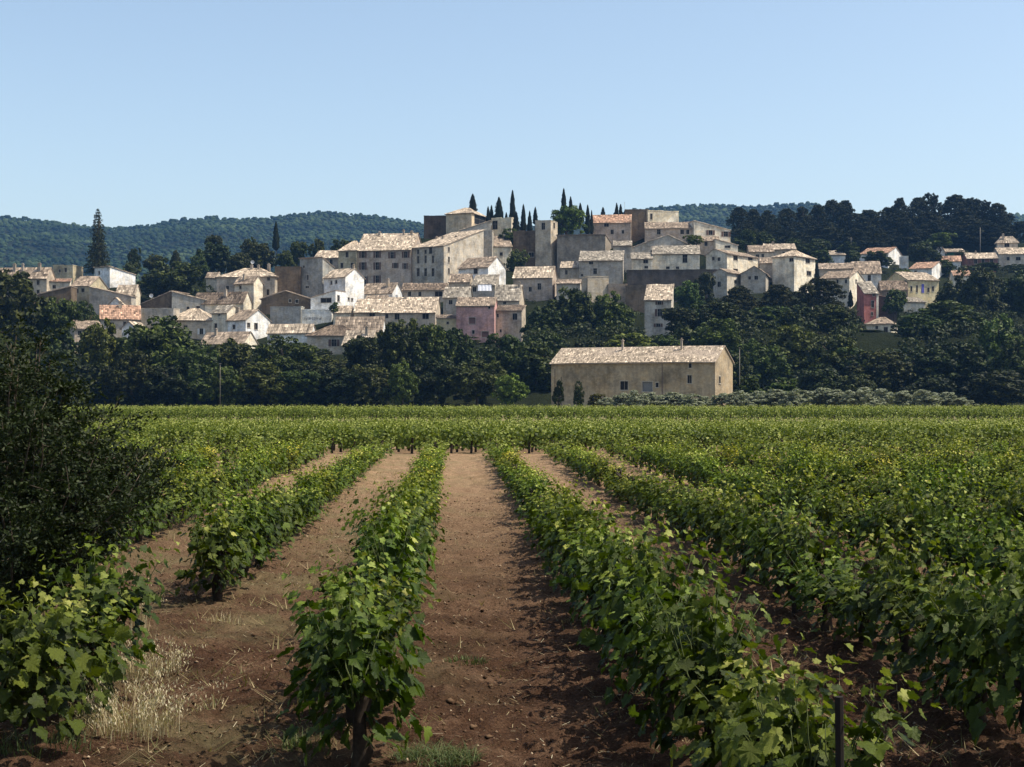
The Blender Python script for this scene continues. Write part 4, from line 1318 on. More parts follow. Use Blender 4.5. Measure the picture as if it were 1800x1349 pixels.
def mat_soil():
    m, nt, b = nodes_of('vineyard_soil')
    co = N(nt, 'TexCoord').outputs['Object']
    sep = N(nt, 'SeparateXYZ')
    nt.links.new(co, sep.inputs[0])
    base = ramp(nt, noise(nt, co, 1.3, 8, .72), [(.28, (.020, .010, .006)), (.5, (.064, .034, .021)), (.72, (.15, .090, .057))])
    # foreground shade put into the near colour; drier, paler earth towards the far end
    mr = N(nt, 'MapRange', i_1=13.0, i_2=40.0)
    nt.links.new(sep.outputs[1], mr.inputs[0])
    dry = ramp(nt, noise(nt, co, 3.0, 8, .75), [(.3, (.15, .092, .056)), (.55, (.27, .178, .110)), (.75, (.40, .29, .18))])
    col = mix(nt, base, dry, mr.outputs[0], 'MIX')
    col = mix(nt, col, ramp(nt, noise(nt, co, 42, 6, .8), [(.36, .45), (.5, 1.0), (.64, 1.6)]))
    # straw-coloured litter and small stones
    st = ramp(nt, noise(nt, scaled(nt, co, (1.0, 2.3, 1.0)), 26, 5, .8), [(.60, 0.0), (.68, 1.0)])
    col = mix(nt, col, (.36, .27, .18), mix(nt, st, (.55, .55, .55)), 'MIX')
    # thin dry weeds, mostly in the aisles left of the centre
    g = noise(nt, co, .55, 5, .7)
    gl = N(nt, 'MapRange', i_1=.2, i_2=-1.8)
    nt.links.new(sep.outputs[0], gl.inputs[0])
    gg = N(nt, 'Math', operation='MULTIPLY')
    nt.links.new(ramp(nt, g, [(.46, 0.0), (.66, .55)]), gg.inputs[0])
    nt.links.new(gl.outputs[0], gg.inputs[1])
    col = mix(nt, col, ramp(nt, noise(nt, co, 9, 5, .7), [(.3, (.085, .085, .04)), (.7, (.22, .18, .10))]), gg.outputs[0], 'MIX')
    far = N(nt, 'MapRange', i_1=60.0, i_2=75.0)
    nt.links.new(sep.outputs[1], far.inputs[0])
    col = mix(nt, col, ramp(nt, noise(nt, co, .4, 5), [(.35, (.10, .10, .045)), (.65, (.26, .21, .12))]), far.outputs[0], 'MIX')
    nt.links.new(col, b.inputs['Base Color'])
    b.inputs['Roughness'].default_value = 1
    b.inputs['Specular IOR Level'].default_value = .05
    hsum = N(nt, 'Math', operation='ADD')
    nt.links.new(noise(nt, co, 11, 8, .75), hsum.inputs[0])
    nt.links.new(noise(nt, co, 34, 5, .7), hsum.inputs[1])
    bump(nt, b, hsum.outputs[0], 1.0, .045)
    return m


SOIL = mat_soil()
gk = np.linspace(-.50, .50, 290)
gd = np.concatenate([np.linspace(-30, 4.0, 8), np.geomspace(4.4, 64, 430), np.geomspace(66, 250, 40), [400, 800, 1500, 2600]])
GK, GD = np.meshgrid(gk, gd)
Wd = np.where(GD < 4.2, 40.0, np.where(GD < 64, GD * 1.0 + 2, np.minimum(GD * 1.6 + 40, 4800)))
SX_ = GK * Wd
rowpos = ((SX_ - U_ROW * GD) - 1.58) / 2.2
furrow = np.cos(rowpos * 2 * math.pi) * .035          # soil heaped along the rows
n1 = (fbm(SX_ * 1.6, GD * 1.6, 21, 4) - .5) * .10 + (fbm(SX_ * 9, GD * 9, 22, 5) - .5) * .15
fade = np.clip((60 - GD) / 12, 0, 1) * np.clip((GD - 4) / .5, 0, 1)
SZ = (furrow + n1) * fade
ii = np.arange(len(gd) - 1)[:, None] * len(gk) + np.arange(len(gk) - 1)[None, :]
quads = np.stack([ii, ii + 1, ii + len(gk) + 1, ii + len(gk)], -1).reshape(-1, 4)
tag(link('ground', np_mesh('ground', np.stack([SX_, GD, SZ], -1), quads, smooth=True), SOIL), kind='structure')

# ------------------------------------------------------------------ grapevines
half = [(.07, -.11), (.18, -.17), (.30, -.10), (.37, -.12), (.48, -.01), (.43, .07), (.46, .13), (.38, .20), (.48, .28), (.48, .36), (.57, .46), (.45, .51), (.42, .58), (.31, .57), (.28, .69), (.18, .77), (.14, .88)]
LEAF2 = np.array([(0, .22)] + [(0, 0)] + half + [(0, 1.0)] + [(-x, y) for x, y in reversed(half)])
NLV = len(LEAF2)
LTRI = np.array([(0, i, i + 1) for i in range(1, NLV - 1)] + [(0, NLV - 1, 1)])


def leaves(P, mid, nrm, size, rng):
    """lobed vine leaves: petiole at P, midrib along mid, upper face nrm"""
    n = len(P)
    mid = mid / np.linalg.norm(mid, axis=1, keepdims=True)
    nrm = nrm - mid * (nrm * mid).sum(1, keepdims=True)
    nrm /= np.linalg.norm(nrm, axis=1, keepdims=True) + 1e-9
    sd = np.cross(mid, nrm)
    fold = rng.uniform(-.15, .45, (n, 1))
    curl = rng.uniform(-.1, .55, (n, 1))
    x, y = LEAF2[None, :, 0], LEAF2[None, :, 1]
    zz = fold * np.abs(x) - curl * (y - .1) ** 2 + rng.normal(0, .03, (n, NLV))
    s = size.reshape(-1, 1, 1)
    V = P[:, None, :] + s * (sd[:, None, :] * x[..., None] + mid[:, None, :] * y[..., None] + nrm[:, None, :] * zz[..., None])
    return V


def vine_shape(seed, hgt=1.3, wid=.54, n_sh=24, step=.052, big=.106):
    """shoots growing out of a stubby head: returns leaf base points, midribs, normals, sizes, tints and shoot paths"""
    rng = np.random.default_rng(seed)
    P, Mi, Nn, Sz, Ti, paths = [], [], [], [], [], []
    for k in range(n_sh):
        y0 = rng.uniform(-.42, .42)
        p0 = np.array([rng.uniform(-.06, .06), y0, .55 + rng.uniform(-.08, .10)])
        az = rng.choice([0, math.pi]) + rng.normal(0, .75)
        spread = rng.uniform(.05, 1.0) ** 1.25
        L_ = (hgt - p0[2]) * rng.uniform(.75, 1.12) * (1.0 if spread < .6 else 1.1)
        out = np.array([math.cos(az), math.sin(az) * .7, 0]) * wid * spread
        sag = rng.uniform(0, .5) * spread ** 2
        path = []
        for t in np.linspace(0, 1, 9):
            q = p0 + out * (t ** .8) + np.array([0, 0, L_ * (t - sag * t * t * .95)])
            path.append(q + rng.normal(0, .008, 3))
        path = np.array(path)
        paths.append(path)
        m = max(5, int(L_ / step))
        ts = np.linspace(.05, 1.0, m)
        for j, t in enumerate(ts):
            q = np.array([np.interp(t, np.linspace(0, 1, 9), path[:, a]) for a in range(3)])
            side = np.array([math.cos(az + math.pi / 2), math.sin(az + math.pi / 2), 0]) * (1 if j % 2 else -1)
            o2 = np.array([q[0], (q[1] - y0) * .6, 0])
            o2 = o2 / (np.linalg.norm(o2) + .08)
            mid = side * .55 + o2 * .75 + np.array([0, 0, -.25 - .35 * rng.random()]) + rng.normal(0, .4, 3)
            nn = np.array([0, 0, .75]) + o2 * .75 + rng.normal(0, .38, 3)
            s = big * (1 - .62 * max(0, t - .45) / .55) * rng.uniform(.75, 1.12) * (.9 if t < .1 else 1)
            pet = mid / np.linalg.norm(mid) * .05
            P.append(q + pet)
            Mi.append(mid)
            Nn.append(nn)
            Sz.append(s)
            Ti.append(np.clip(rng.normal(.38, .15) + (.32 if t > .82 else 0) + (.3 if rng.random() < .06 else 0), 0, 1))
    for k in range(140 if big < .13 else 46):       # low skirt and inner leaves
        a = rng.uniform(0, 6.28)
        q = np.array([math.cos(a) * wid * rng.uniform(.2, .80), rng.uniform(-.5, .5), rng.uniform(.24, .85)])
        o2 = np.array([math.copysign(1, q[0]), math.sin(a) * .4, 0])
        P.append(q)
        Mi.append(o2 * .6 + np.array([0, 0, -.7]) + rng.normal(0, .35, 3))
        Nn.append(o2 * .9 + np.array([0, 0, .4]) + rng.normal(0, .3, 3))
        Sz.append(big * rng.uniform(.7, 1.15))
        Ti.append(np.clip(rng.normal(.3, .13), 0, 1))
    return np.array(P), np.array(Mi), np.array(Nn), np.array(Sz), np.array(Ti), paths, rng


def shoot_tubes(paths, name='shoots'):
    mb = MB()
    for p in paths:
        mb.tube([tuple(p[i]) for i in (0, 1, 3, 4, 6)], [.006, .005, .004, .003, .0015], 4)
    return mb.mesh(name, True)


def vine_trunk(seed):
    rr = random.Random(seed)
    mb = MB()
    x = y = 0.0
    pts, rad = [], []
    for i in range(7):
        pts.append((x, y, -.08 + i * .105))
        rad.append((.062 - .004 * i) * rr.uniform(.8, 1.25))
        x += rr.uniform(-.035, .035)
        y += rr.uniform(-.035, .035)
    rad[-1] *= 1.25
    mb.tube(pts, rad, 8)
    hx, hy, hz = pts[-1]
    for k in range(4):
        a = (0, math.pi, .9, 3.9)[k] + rr.uniform(-.3, .3) + math.pi / 2
        l = rr.uniform(.18, .42) if k < 2 else rr.uniform(.08, .16)
        mb.tube([(hx, hy, hz - .04), (hx + math.cos(a) * l * .5, hy + math.sin(a) * l * .5, hz + .02), (hx + math.cos(a) * l, hy + math.sin(a) * l, hz + rr.uniform(.02, .1))], [.036, .026, .018], 6)
    return mb.mesh('trunk', True)


VAR = []
for s in range(14):
    P, Mi, Nn, Sz, Ti, paths, rng = vine_shape(100 + s)
    V = leaves(P, Mi, Nn, Sz, rng)
    n = len(P)
    me = np_mesh('foliage', V.reshape(-1, 3), (np.arange(n)[:, None, None] * NLV + LTRI[None]).reshape(-1, 3), np.repeat(Ti, NLV))
    me.materials.append(VLEAF)
    sh = shoot_tubes(paths)
    VAR.append((me, sh))
SHOOT = mat_flat('green_shoot', (.06, .075, .025), .7, .2, 20, .3)
for _, sh in VAR:
    sh.materials.append(SHOOT)
VTR = [vine_trunk(s) for s in range(7)]
for me in VTR:
    me.materials.append(VBARK)

ROWS = []          # (lateral offset, first d, last d, row phrase)
for k in range(0, 13):
    ROWS.append((1.58 + 2.2 * k, 5.6, 55.0, 'row just right of the central aisle' if k == 0 else '%s row right of the central aisle' % ordinal(k + 1)))
LX = [-.66, -2.75, -5.0] + [-5.05 - 2.2 * k for k in range(1, 11)]
for k, x in enumerate(LX):
    ROWS.append((x, 9.0 if k == 0 else 9.4 if k == 1 else 15.0, 55.0, 'row just left of the central aisle' if k == 0 else '%s row left of the central aisle' % ordinal(k + 1)))
ALLV = []
rr = random.Random(31)
for ri, (x0, da, db, phrase) in enumerate(ROWS):
    d = da + (0 if abs(x0) < 4 else rr.uniform(0, .6))
    n = 0
    while d < db:
        x = x0 + U_ROW * d
        px = 900 + F * x / d
        vis = -110 < px < 1900 and (1.25 / d * F + YH < 1400)
        gap = (x0 == -2.75 and 11.9 < d < 15.4)
        if vis and not gap and rr.random() > .025:
            n += 1
            hh = np.interp(d, [6, 9, 16, 30, 55], [1.0, .95, .82, .60, .52] if abs(x0) < 5 else [1.0, .97, .88, .70, .66])
            ALLV.append([d, x + rr.uniform(-.09, .09), hh * rr.choice((.78, .9, .98, 1.04, 1.1, 1.18)) * rr.uniform(.95, 1.05), phrase, n, rr.random()])
        d += 1.10 * rr.uniform(.85, 1.15)
# countable: the 300 that show largest
ALLV.sort(key=lambda v: v[0])
NEAR, REST = ALLV[:300], ALLV[300:]
LEAFME = []
for s in range(6):
    rng = np.random.default_rng(300 + s)
    V = leaves(np.zeros((1, 3)), np.array([[0, 1.0, 0]]), np.array([[0, 0, 1.0]]), np.array([1.0]), rng)[0]
    me = np_mesh('leaf', V, LTRI, np.full(NLV, .25 + .11 * s))
    me.materials.append(VLEAF)
    LEAFME.append(me)


def frame_of(p, m, nn, s):
    m = Vector(m).normalized()
    nn = Vector(nn)
    nn = (nn - m * nn.dot(m)).normalized()
    sd = m.cross(nn)
    M_ = Matrix((sd, m, nn)).transposed().to_4x4()
    return Matrix.Translation(Vector(p)) @ M_ @ Matrix.Scale(s, 4)


for i, (d, x, hh, phrase, n, q) in enumerate(NEAR):
    yellow = (28 < d < 34 and -4 < x < -2.2 and q < .5) or (d > 24 and q < .07)
    t = 'yellowing' if yellow else 'leafy green'
    g = empty('grapevine', (x, d, 0), math.atan(-U_ROW) + (math.pi if q > .5 else 0) + (q - .5) * .3)
    tag(g, '%s vine, %s from the front in the %s' % (t, ordinal(n), phrase), 'grapevine', 'grapevines in rows')
    col = (1.8, 1.35, .8) if yellow else (.9 + .25 * ((q * 7) % 1), .95 + .15 * ((q * 3) % 1), .9)
    shade_vigour = float(np.interp(d, [9, 18, 40], [.80, 1.02, 1.55]))        # near leaves darkened to stand for foreground shade; far plants younger, paler
    col = (col[0] * shade_vigour * (1.0 if yellow else 1 + .12 * (shade_vigour - .9)), col[1] * shade_vigour, col[2] * shade_vigour)
    if yellow:
        col = (col[0] * .8, col[1] * .8, col[2] * .8)
    me, sh = VAR[(i * 5 + int(q * 14)) % len(VAR)]
    ws = float(np.interp(d, [14, 30], [1.0, .82]))
    link('trunk', VTR[i % len(VTR)], None, g)
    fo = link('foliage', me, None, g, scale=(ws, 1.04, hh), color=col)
    if d < 22:
        link('shoots', sh, None, g, scale=(ws, 1.04, hh))
    if d < 11.2 and x > -4.2:
        P, Mi, Nn, Sz, Ti, paths, rng = vine_shape(900 + i, n_sh=9, step=.066, big=.125)
        idx = [k for k in range(len(P)) if (.2 < abs(P[k][0]) < .5) or (P[k][2] > .95 and abs(P[k][0]) < .45)]
        rng.shuffle(idx)
        for k in idx[:44]:
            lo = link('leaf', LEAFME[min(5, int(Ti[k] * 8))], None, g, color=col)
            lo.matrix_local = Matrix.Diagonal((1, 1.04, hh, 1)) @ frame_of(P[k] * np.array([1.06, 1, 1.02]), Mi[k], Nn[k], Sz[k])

# the rest of the vineyard: merged, nobody could count it
LOWV = []
for s in range(6):
    P, Mi, Nn, Sz, Ti, paths, rng = vine_shape(500 + s, n_sh=15, step=.10, big=.155)
    mid = Mi / np.linalg.norm(Mi, axis=1, keepdims=True)
    nr = Nn - mid * (Nn * mid).sum(1, keepdims=True)
    nr /= np.linalg.norm(nr, axis=1, keepdims=True) + 1e-9
    sd = np.cross(mid, nr)
    s_ = Sz[:, None]
    V = np.stack([P, P + mid * s_ * .5 + sd * s_ * .5, P + mid * s_ * .95 - nr * s_ * .25, P + mid * s_ * .5 - sd * s_ * .5], 1)
    LOWV.append((V, Ti))


def vine_mass(name, spots, label, lo=0, frac=1.0, full=0.0):
    VV, TT, TV, TF, nb = [], [], [], [], 0
    rg = np.random.default_rng(lo + 5)
    for (x, y, hh, ang, br) in spots:
        V, Ti = LOWV[rg.integers(6)]
        fr = 1.0 if y < full else frac
        if fr < 1:
            k = rg.random(len(V)) < fr
            V, Ti = V[k], Ti[k]
        a = ang + rg.normal(0, .15) + (math.pi if rg.random() < .5 else 0)
        c, s = math.cos(a), math.sin(a)
        sc = 1.0 / fr ** .4
        ctr = V.mean(1, keepdims=True)
        V = ctr + (V - ctr) * sc
        X = V[..., 0] * c - V[..., 1] * s + x
        Y = V[..., 0] * s + V[..., 1] * c + y
        VV.append(np.stack([X, Y, V[..., 2] * hh], -1).reshape(-1, 3))
        TT.append(np.repeat(np.clip(Ti + br, 0, 1), 4))
        # the stem: a four-sided tapering post
        w0, w1 = .05, .04
        TV.append(np.array([(x - w0, y - w0, 0), (x + w0, y - w0, 0), (x + w0, y + w0, 0), (x - w0, y + w0, 0), (x - w1 + .03, y - w1, .62), (x + w1 + .03, y - w1, .62), (x + w1 + .03, y + w1, .62), (x - w1 + .03, y + w1, .62)]))
        TF.append(np.array([(0, 1, 5, 4), (1, 2, 6, 5), (2, 3, 7, 6), (3, 0, 4, 7)]) + nb)
        nb += 8
    V = np.concatenate(VV)
    o = link(name, np_mesh(name, V, np.arange(len(V)).reshape(-1, 4), np.concatenate(TT)), VLEAF)
    tag(o, label, 'vineyard', kind='stuff')
    st = link('stems', np_mesh('stems', np.concatenate(TV), np.concatenate(TF)), VBARK, o)
    st['kind'] = 'stuff'
    return o


rot = math.atan(-U_ROW)
vine_mass('vineyard_foliage', [(v[1], v[0], v[2], rot, .20 + (.12 if v[5] < .2 else 0)) for v in REST], 'farther vines of the aisle rows merging into one green field', 1)
rr = random.Random(41)
sp = []
d = 57.0
while d < 92:
    x = -.44 * d
    while x < .44 * d:
        sp.append((x + rr.uniform(-.1, .1), d + rr.uniform(-.12, .12) + x * .012, (1.05 if d < 60 else 1) * np.interp(d, [57, 92], [.92, .70]) * rr.uniform(.88, 1.12), math.pi / 2, .20 + rr.uniform(-.08, .08)))
        x += .78 if d < 62 else 1.0
    d += 1.3 if d < 61 else 2.2
vine_mass('vineyard_foliage', sp, 'vine block planted crosswise beyond the end of the aisles', 2, .6, 62)
sp = []
d = 120.0
while d < 172:
    x = -.44 * d
    while x < .44 * d:
        sp.append((x + rr.uniform(-.1, .1), d + rr.uniform(-.12, .12), np.interp(d, [120, 172], [1.08, .72]) * rr.uniform(.9, 1.1), math.pi / 2, .26 + rr.uniform(-.06, .08)))
        x += 1.25
    d += 2.6 if d < 135 else 4.0
vine_mass('vineyard_foliage', sp, 'farthest vine block, a pale green band before the trees', 3, .4, 123)
print('vines near', len(NEAR), 'rest', len(REST), 'far', len(sp), 'near d max', NEAR[-1][0])
# ------------------------------------------------------------------ vineyard stakes
def stake(px, ytop, d, label, r=.035, x=None):
    p = at(px, ytop, d)
    root = empty('vine_stake', (p.x, d, 0))
    tag(root, label, 'stake', 'stakes in the vine rows')
    mb = MB()
    lean = R.uniform(-.02, .02)
    mb.tube([(0, 0, -.15), (lean * .5, 0, p.z * .5), (lean, 0, p.z)], [r, r, r * .95], 8)
    mb.build('post', STAKE, root, smooth=False)
    mb = MB()
    mb.tube([(lean - r - .004, .02, p.z - .12), (lean + r + .004, -.02, p.z - .12)], [.004, .004], 5)
    mb.build('wire_tie', STAKE, root)


STAKE = mat_flat('dark_metal_stake', (.018, .015, .013), .9, .1, 12, .3)
stake(1480, 1225, 5.9, 'dark stake in front of the nearest right-hand vine', .019)
stake(1249, 1255, 8.6, 'thin dark stake at the foot of the row right of the aisle', .024)
stake(512, 888, 24.5, 'dark stake beside the yellowing vine left of the aisle', .026)
stake(1153, 1185, 11.6, 'short stake under the right aisle row', .022)

# ------------------------------------------------------------------ dark feathery shrub at the left
def feathery_shrub():
    rng = np.random.default_rng(55)
    base = Vector((-4.85, 13.6, 0))
    root = empty('feathery_shrub', base)
    tag(root, 'large dark feathery shrub at the left edge in front of the vines', 'shrub')
    P, D_, T_ = [], [], []
    stems = MB()
    twigs = MB()
    for k in range(80):
        a = rng.uniform(0, 6.28)
        sp_ = rng.uniform(.1, 1.0)
        L_ = rng.uniform(2.3, 3.25) * (1.08 - .45 * sp_)
        out = np.array([math.cos(a), math.sin(a), 0]) * sp_ * 1.5
        path = [np.array([math.cos(a) * .12, math.sin(a) * .12, 0]) + out * t ** 1.1 + np.array([0, 0, L_ * (t - .18 * sp_ * t * t)]) + rng.normal(0, .03, 3) * (t > 0) for t in np.linspace(0, 1, 6)]
        stems.tube([tuple(q) for q in path], [.022, .018, .014, .010, .007, .003], 5)
        for j in range(26):
            t = rng.uniform(.22, 1.0)
            q = np.array([np.interp(t, np.linspace(0, 1, 6), [p_[c] for p_ in path]) for c in range(3)])
            dr = rng.normal(0, 1, 3) * np.array([1, 1, .5]) + out * .5 + np.array([0, 0, .35])
            dr /= np.linalg.norm(dr)
            l = rng.uniform(.2, .5)
            if j % 3 == 0:
                e = q + dr * l
                twigs.tube([tuple(q), tuple((q + e) / 2 + rng.normal(0, .01, 3)), tuple(e)], [.004, .003, .0015], 3)
            m = 52
            ts = rng.uniform(0.05, 1, m)
            pos = q + dr * l * ts[:, None] + rng.normal(0, .03, (m, 3))
            ld = dr * .8 + rng.normal(0, .6, (m, 3))
            P.append(pos)
            D_.append(ld / np.linalg.norm(ld, axis=1, keepdims=True))
            T_.append(rng.uniform(0, .9, m))
    P, D_, T_ = np.concatenate(P), np.concatenate(D_), np.concatenate(T_)
    n = len(P)
    b = np.cross(D_, rng.normal(0, 1, (n, 3)))
    b /= np.linalg.norm(b, axis=1, keepdims=True)
    L_ = rng.uniform(.03, .065, (n, 1))
    V = np.stack([P, P + D_ * L_ * .5 + b * .0115, P + D_ * L_, P + D_ * L_ * .5 - b * .0115], 1).reshape(-1, 3)
    link('foliage', np_mesh('foliage', V, np.arange(n * 4).reshape(n, 4), np.repeat(T_, 4)), FEATHER, root)
    stems.build('stems', BARK, root, smooth=True)
    twigs.build('twigs', BARK, root)['kind'] = 'stuff'
    # a few bleached bare twigs
    mb = MB()
    for k in range(9):
        x0, z0 = rng.uniform(-.9, -.2), rng.uniform(.3, .9)
        pts = [(x0 + t * rng.uniform(.5, .7), -1.1 + rng.uniform(-.05, .05), z0 + t * rng.uniform(.3, .6)) for t in (0, .35, .7, 1.1)]
        mb.tube(pts, [.007, .006, .004, .002], 4)
    mb.build('bare_twigs', PALEBARK, root)


FEATHER = mat_leaf('feathery_leaf', [(0, (.007, .012, .003)), (.6, (.016, .026, .006)), (1, (.034, .048, .012))], .2, .6, .2)
feathery_shrub()

# ------------------------------------------------------------------ grasses and weeds
def grass_clump(name, cx, cy, rx, ry, n, hmin, hmax, mat, label, cat, seed, seedheads=False, wid=.004, bent=.5):
    rng = np.random.default_rng(seed)
    root = empty(name, (cx, cy, 0))
    tag(root, label, cat, 'weeds in the soil')
    VV, TT = [], []
    heads_v, heads_t = [], []
    for k in range(n):
        a, q = rng.uniform(0, 6.28), rng.uniform(0, 1) ** .6
        x, y = math.cos(a) * q * rx, math.sin(a) * q * ry
        h = rng.uniform(hmin, hmax) * (1 - .35 * q)
        az = rng.uniform(0, 6.28) if bent > 1.5 else a + rng.normal(0, .9)
        bd = rng.uniform(.1, 1.0) * bent
        pts = []
        for t in np.linspace(0, 1, 5):
            r_ = h * bd * t * t
            pts.append(np.array([x + math.cos(az) * r_, y + math.sin(az) * r_, h * (t - .3 * bd * t * t)]))
        pts = np.array(pts)
        b = np.array([-math.sin(az), math.cos(az), 0]) + rng.normal(0, .3, 3)
        b /= np.linalg.norm(b)
        for i in range(4):
            w0, w1 = wid * (1 - i / 4.2), wid * (1 - (i + 1) / 4.2)
            VV.append(np.stack([pts[i] - b * w0, pts[i] + b * w0, pts[i + 1] + b * w1, pts[i + 1] - b * w1]))
        TT.append(np.full(16, rng.uniform(.1, .9)))
        if seedheads and k % 2 == 0:
            for j in range(9):
                t = rng.uniform(.6, 1.0)
                p = np.array([np.interp(t, np.linspace(0, 1, 5), pts[:, c]) for c in range(3)]) + rng.normal(0, .012, 3)
                dn = np.array([rng.normal(0, .4), rng.normal(0, .4), -1.0])
                dn /= np.linalg.norm(dn)
                bb = np.cross(dn, rng.normal(0, 1, 3))
                bb /= np.linalg.norm(bb)
                l = rng.uniform(.02, .035)
                heads_v.append(np.stack([p, p + dn * l * .5 + bb * .004, p + dn * l, p + dn * l * .5 - bb * .004]))
                heads_t.append(np.full(4, rng.uniform(.6, 1)))
    V = np.concatenate(VV)
    bl = link('blades', np_mesh('blades', V, np.arange(len(V)).reshape(-1, 4), np.concatenate(TT)), mat, root)
    bl['kind'] = 'stuff'
    if heads_v:
        V = np.concatenate(heads_v)
        sd_ = link('seed_heads', np_mesh('seed_heads', V, np.arange(len(V)).reshape(-1, 4), np.concatenate(heads_t)), mat, root)
        sd_['kind'] = 'stuff'


def gp(px, py):
    d = HC * F / (py - YH)
    return (px - 900) / F * d, d


def clump(px, py, *a, **k):
    x, y = gp(px, py)
    grass_clump(a[0], x, y, *a[1:], **k)


clump(225, 1290, 'dry_grass_clump', .36, .3, 300, .3, .7, DRY, 'bleached wild oat clump beside the left vines', 'dry grass', 1, seedheads=True, wid=.0022, bent=1.3)
clump(262, 1185, 'dry_grass_clump', .26, .25, 170, .2, .48, DRY, 'smaller bleached oat tuft behind the larger clump at left', 'dry grass', 2, seedheads=True, wid=.0022, bent=1.3)
clump(765, 1338, 'green_weed_clump', .30, .22, 700, .05, .2, WEED, 'low green weed clump at the front of the central aisle', 'weed', 3, wid=.004, bent=1.9)
clump(530, 1318, 'green_weed_clump', .16, .15, 160, .08, .2, WEED, 'small green weed tuft left of the front vine trunk', 'weed', 4, wid=.005, bent=.9)
clump(60, 1330, 'green_weed_clump', .4, .3, 260, .1, .3, WEED, 'green weeds under the vines in the left corner', 'weed', 5, wid=.005, bent=.8)
clump(390, 1095, 'dry_grass_clump', .22, .2, 90, .08, .2, DRY, 'short dry tuft under the second left row', 'dry grass', 6, bent=1.2, wid=.0025)
clump(245, 1115, 'dry_grass_clump', .10, .1, 60, .5, .8, DRY, 'few pale oat stems in front of the left vine leaves', 'dry grass', 8, seedheads=True)
clump(820, 1165, 'green_weed_clump', .2, .16, 160, .04, .1, WEED, 'flat weed patch in the middle of the central aisle', 'weed', 7, wid=.005, bent=1.0)

# low dry weeds along the aisles: uncountable
rng = np.random.default_rng(61)
VV, TT = [], []
for k in range(20000):
    d = 9 + 45 * rng.random() ** 1.2
    row = rng.integers(-3, 5)
    x0 = 1.58 + 2.2 * row + rng.normal(0, .33)
    if rng.random() < .35:
        x0 = 1.58 + 2.2 * row + rng.uniform(-1.1, 1.1)
    if row == -1 or row == 0:
        if abs(x0 - .45) < .62 and rng.random() < .9:
            continue
    x = x0 + U_ROW * d
    if abs(x / d) > .42:
        continue
    h = rng.uniform(.02, .14)
    a = rng.uniform(0, 6.28)
    dr = np.array([math.cos(a) * 1.3, math.sin(a) * 1.3, .8])
    for j in range(3):
        dj = dr + rng.normal(0, .5, 3) * np.array([1, 1, .2])
        b = np.array([-dj[1], dj[0], 0]) / (np.linalg.norm(dj[:2]) + 1e-6) * rng.uniform(.003, .006)
        p = np.array([x, d, -.02]) + rng.normal(0, .03, 3) * np.array([1, 1, 0])
        VV.append(np.stack([p - b, p + b, p + dj * h + b * .2, p + dj * h - b * .2]))
        TT.append(np.full(4, rng.uniform(0, 1)))
V = np.concatenate(VV)
tag(link('weeds', np_mesh('weeds', V, np.arange(len(V)).reshape(-1, 4), np.concatenate(TT)), mat_leaf('sparse_dry_weeds', [(0, (.06, .065, .025)), (.6, (.15, .125, .06)), (1, (.34, .27, .16))], .2, .8, .1)), 'thin dry weeds along the vine rows', 'weeds', kind='stuff')

# soil clods and stones: uncountable
IV0 = np.array([(1, 0, 0), (-1, 0, 0), (0, 1, 0), (0, -1, 0), (0, 0, 1), (0, 0, -1)], dtype=float)
IF0 = np.array([(0, 2, 4), (2, 1, 4), (1, 3, 4), (3, 0, 4), (2, 0, 5), (1, 2, 5), (3, 1, 5), (0, 3, 5)])
n = 26000
d = 7.5 + 26 * rng.random(n) ** 1.5
row = rng.integers(-3, 3, n)
x = 1.58 + 2.2 * row + rng.uniform(-1.1, 1.1, n) + U_ROW * d
s = rng.uniform(.005, .017, n) * (1 + 1.0 * (rng.random(n) < .04))
var = rng.uniform(.35, 1.4, (n, len(IV0)))
gz = (fbm(x * 1.6, d * 1.6, 21, 4) - .5) * .10 + (fbm(x * 9, d * 9, 22, 5) - .5) * .15 + np.cos(((x - U_ROW * d) - 1.58) / 2.2 * 2 * math.pi) * .035
V = IV0[None] * var[:, :, None] * s[:, None, None] * np.array([1.2, 1.1, .7]) + np.stack([x, d, gz + s * .3], -1)[:, None, :]
Fc = (np.arange(n)[:, None, None] * len(IV0) + IF0[None]).reshape(-1, 3)
CLOD = mat_leaf('soil_clods', [(0, (.035, .020, .012)), (.75, (.12, .075, .046)), (1, (.34, .26, .18))], 0.0, 1.0, .05)
tag(link('soil_clods', np_mesh('soil_clods', V.reshape(-1, 3), Fc, np.repeat(np.clip(rng.normal(.45, .25, n), 0, 1), len(IV0))), CLOD), 'crumbled reddish clods and stones on the aisles', 'soil clods', kind='stuff')

# straw litter
n = 5200
d = 7.5 + 22 * rng.random(n) ** 1.4
row = rng.integers(-3, 3, n)
x = 1.58 + 2.2 * row + rng.uniform(-1.1, 1.1, n) + U_ROW * d
gz = (fbm(x * 1.6, d * 1.6, 21, 4) - .5) * .10 + (fbm(x * 9, d * 9, 22, 5) - .5) * .15 + np.cos(((x - U_ROW * d) - 1.58) / 2.2 * 2 * math.pi) * .035
a = rng.uniform(0, 6.28, n)
l = rng.uniform(.008, .045, n) 
dx = np.stack([np.cos(a) * l, np.sin(a) * l, rng.uniform(-.01, .015, n)], 1)
b = np.stack([-np.sin(a), np.cos(a), np.zeros(n)], 1) * .0022
p = np.stack([x, d, gz + .012], 1)
V = np.stack([p - dx - b, p - dx + b, p + dx + b, p + dx - b], 1).reshape(-1, 3)
tag(link('straw_litter', np_mesh('straw_litter', V, np.arange(n * 4).reshape(n, 4), np.repeat(rng.uniform(0, 1, n), 4)), DRY), 'scattered straw bits on the soil', 'litter', kind='stuff')

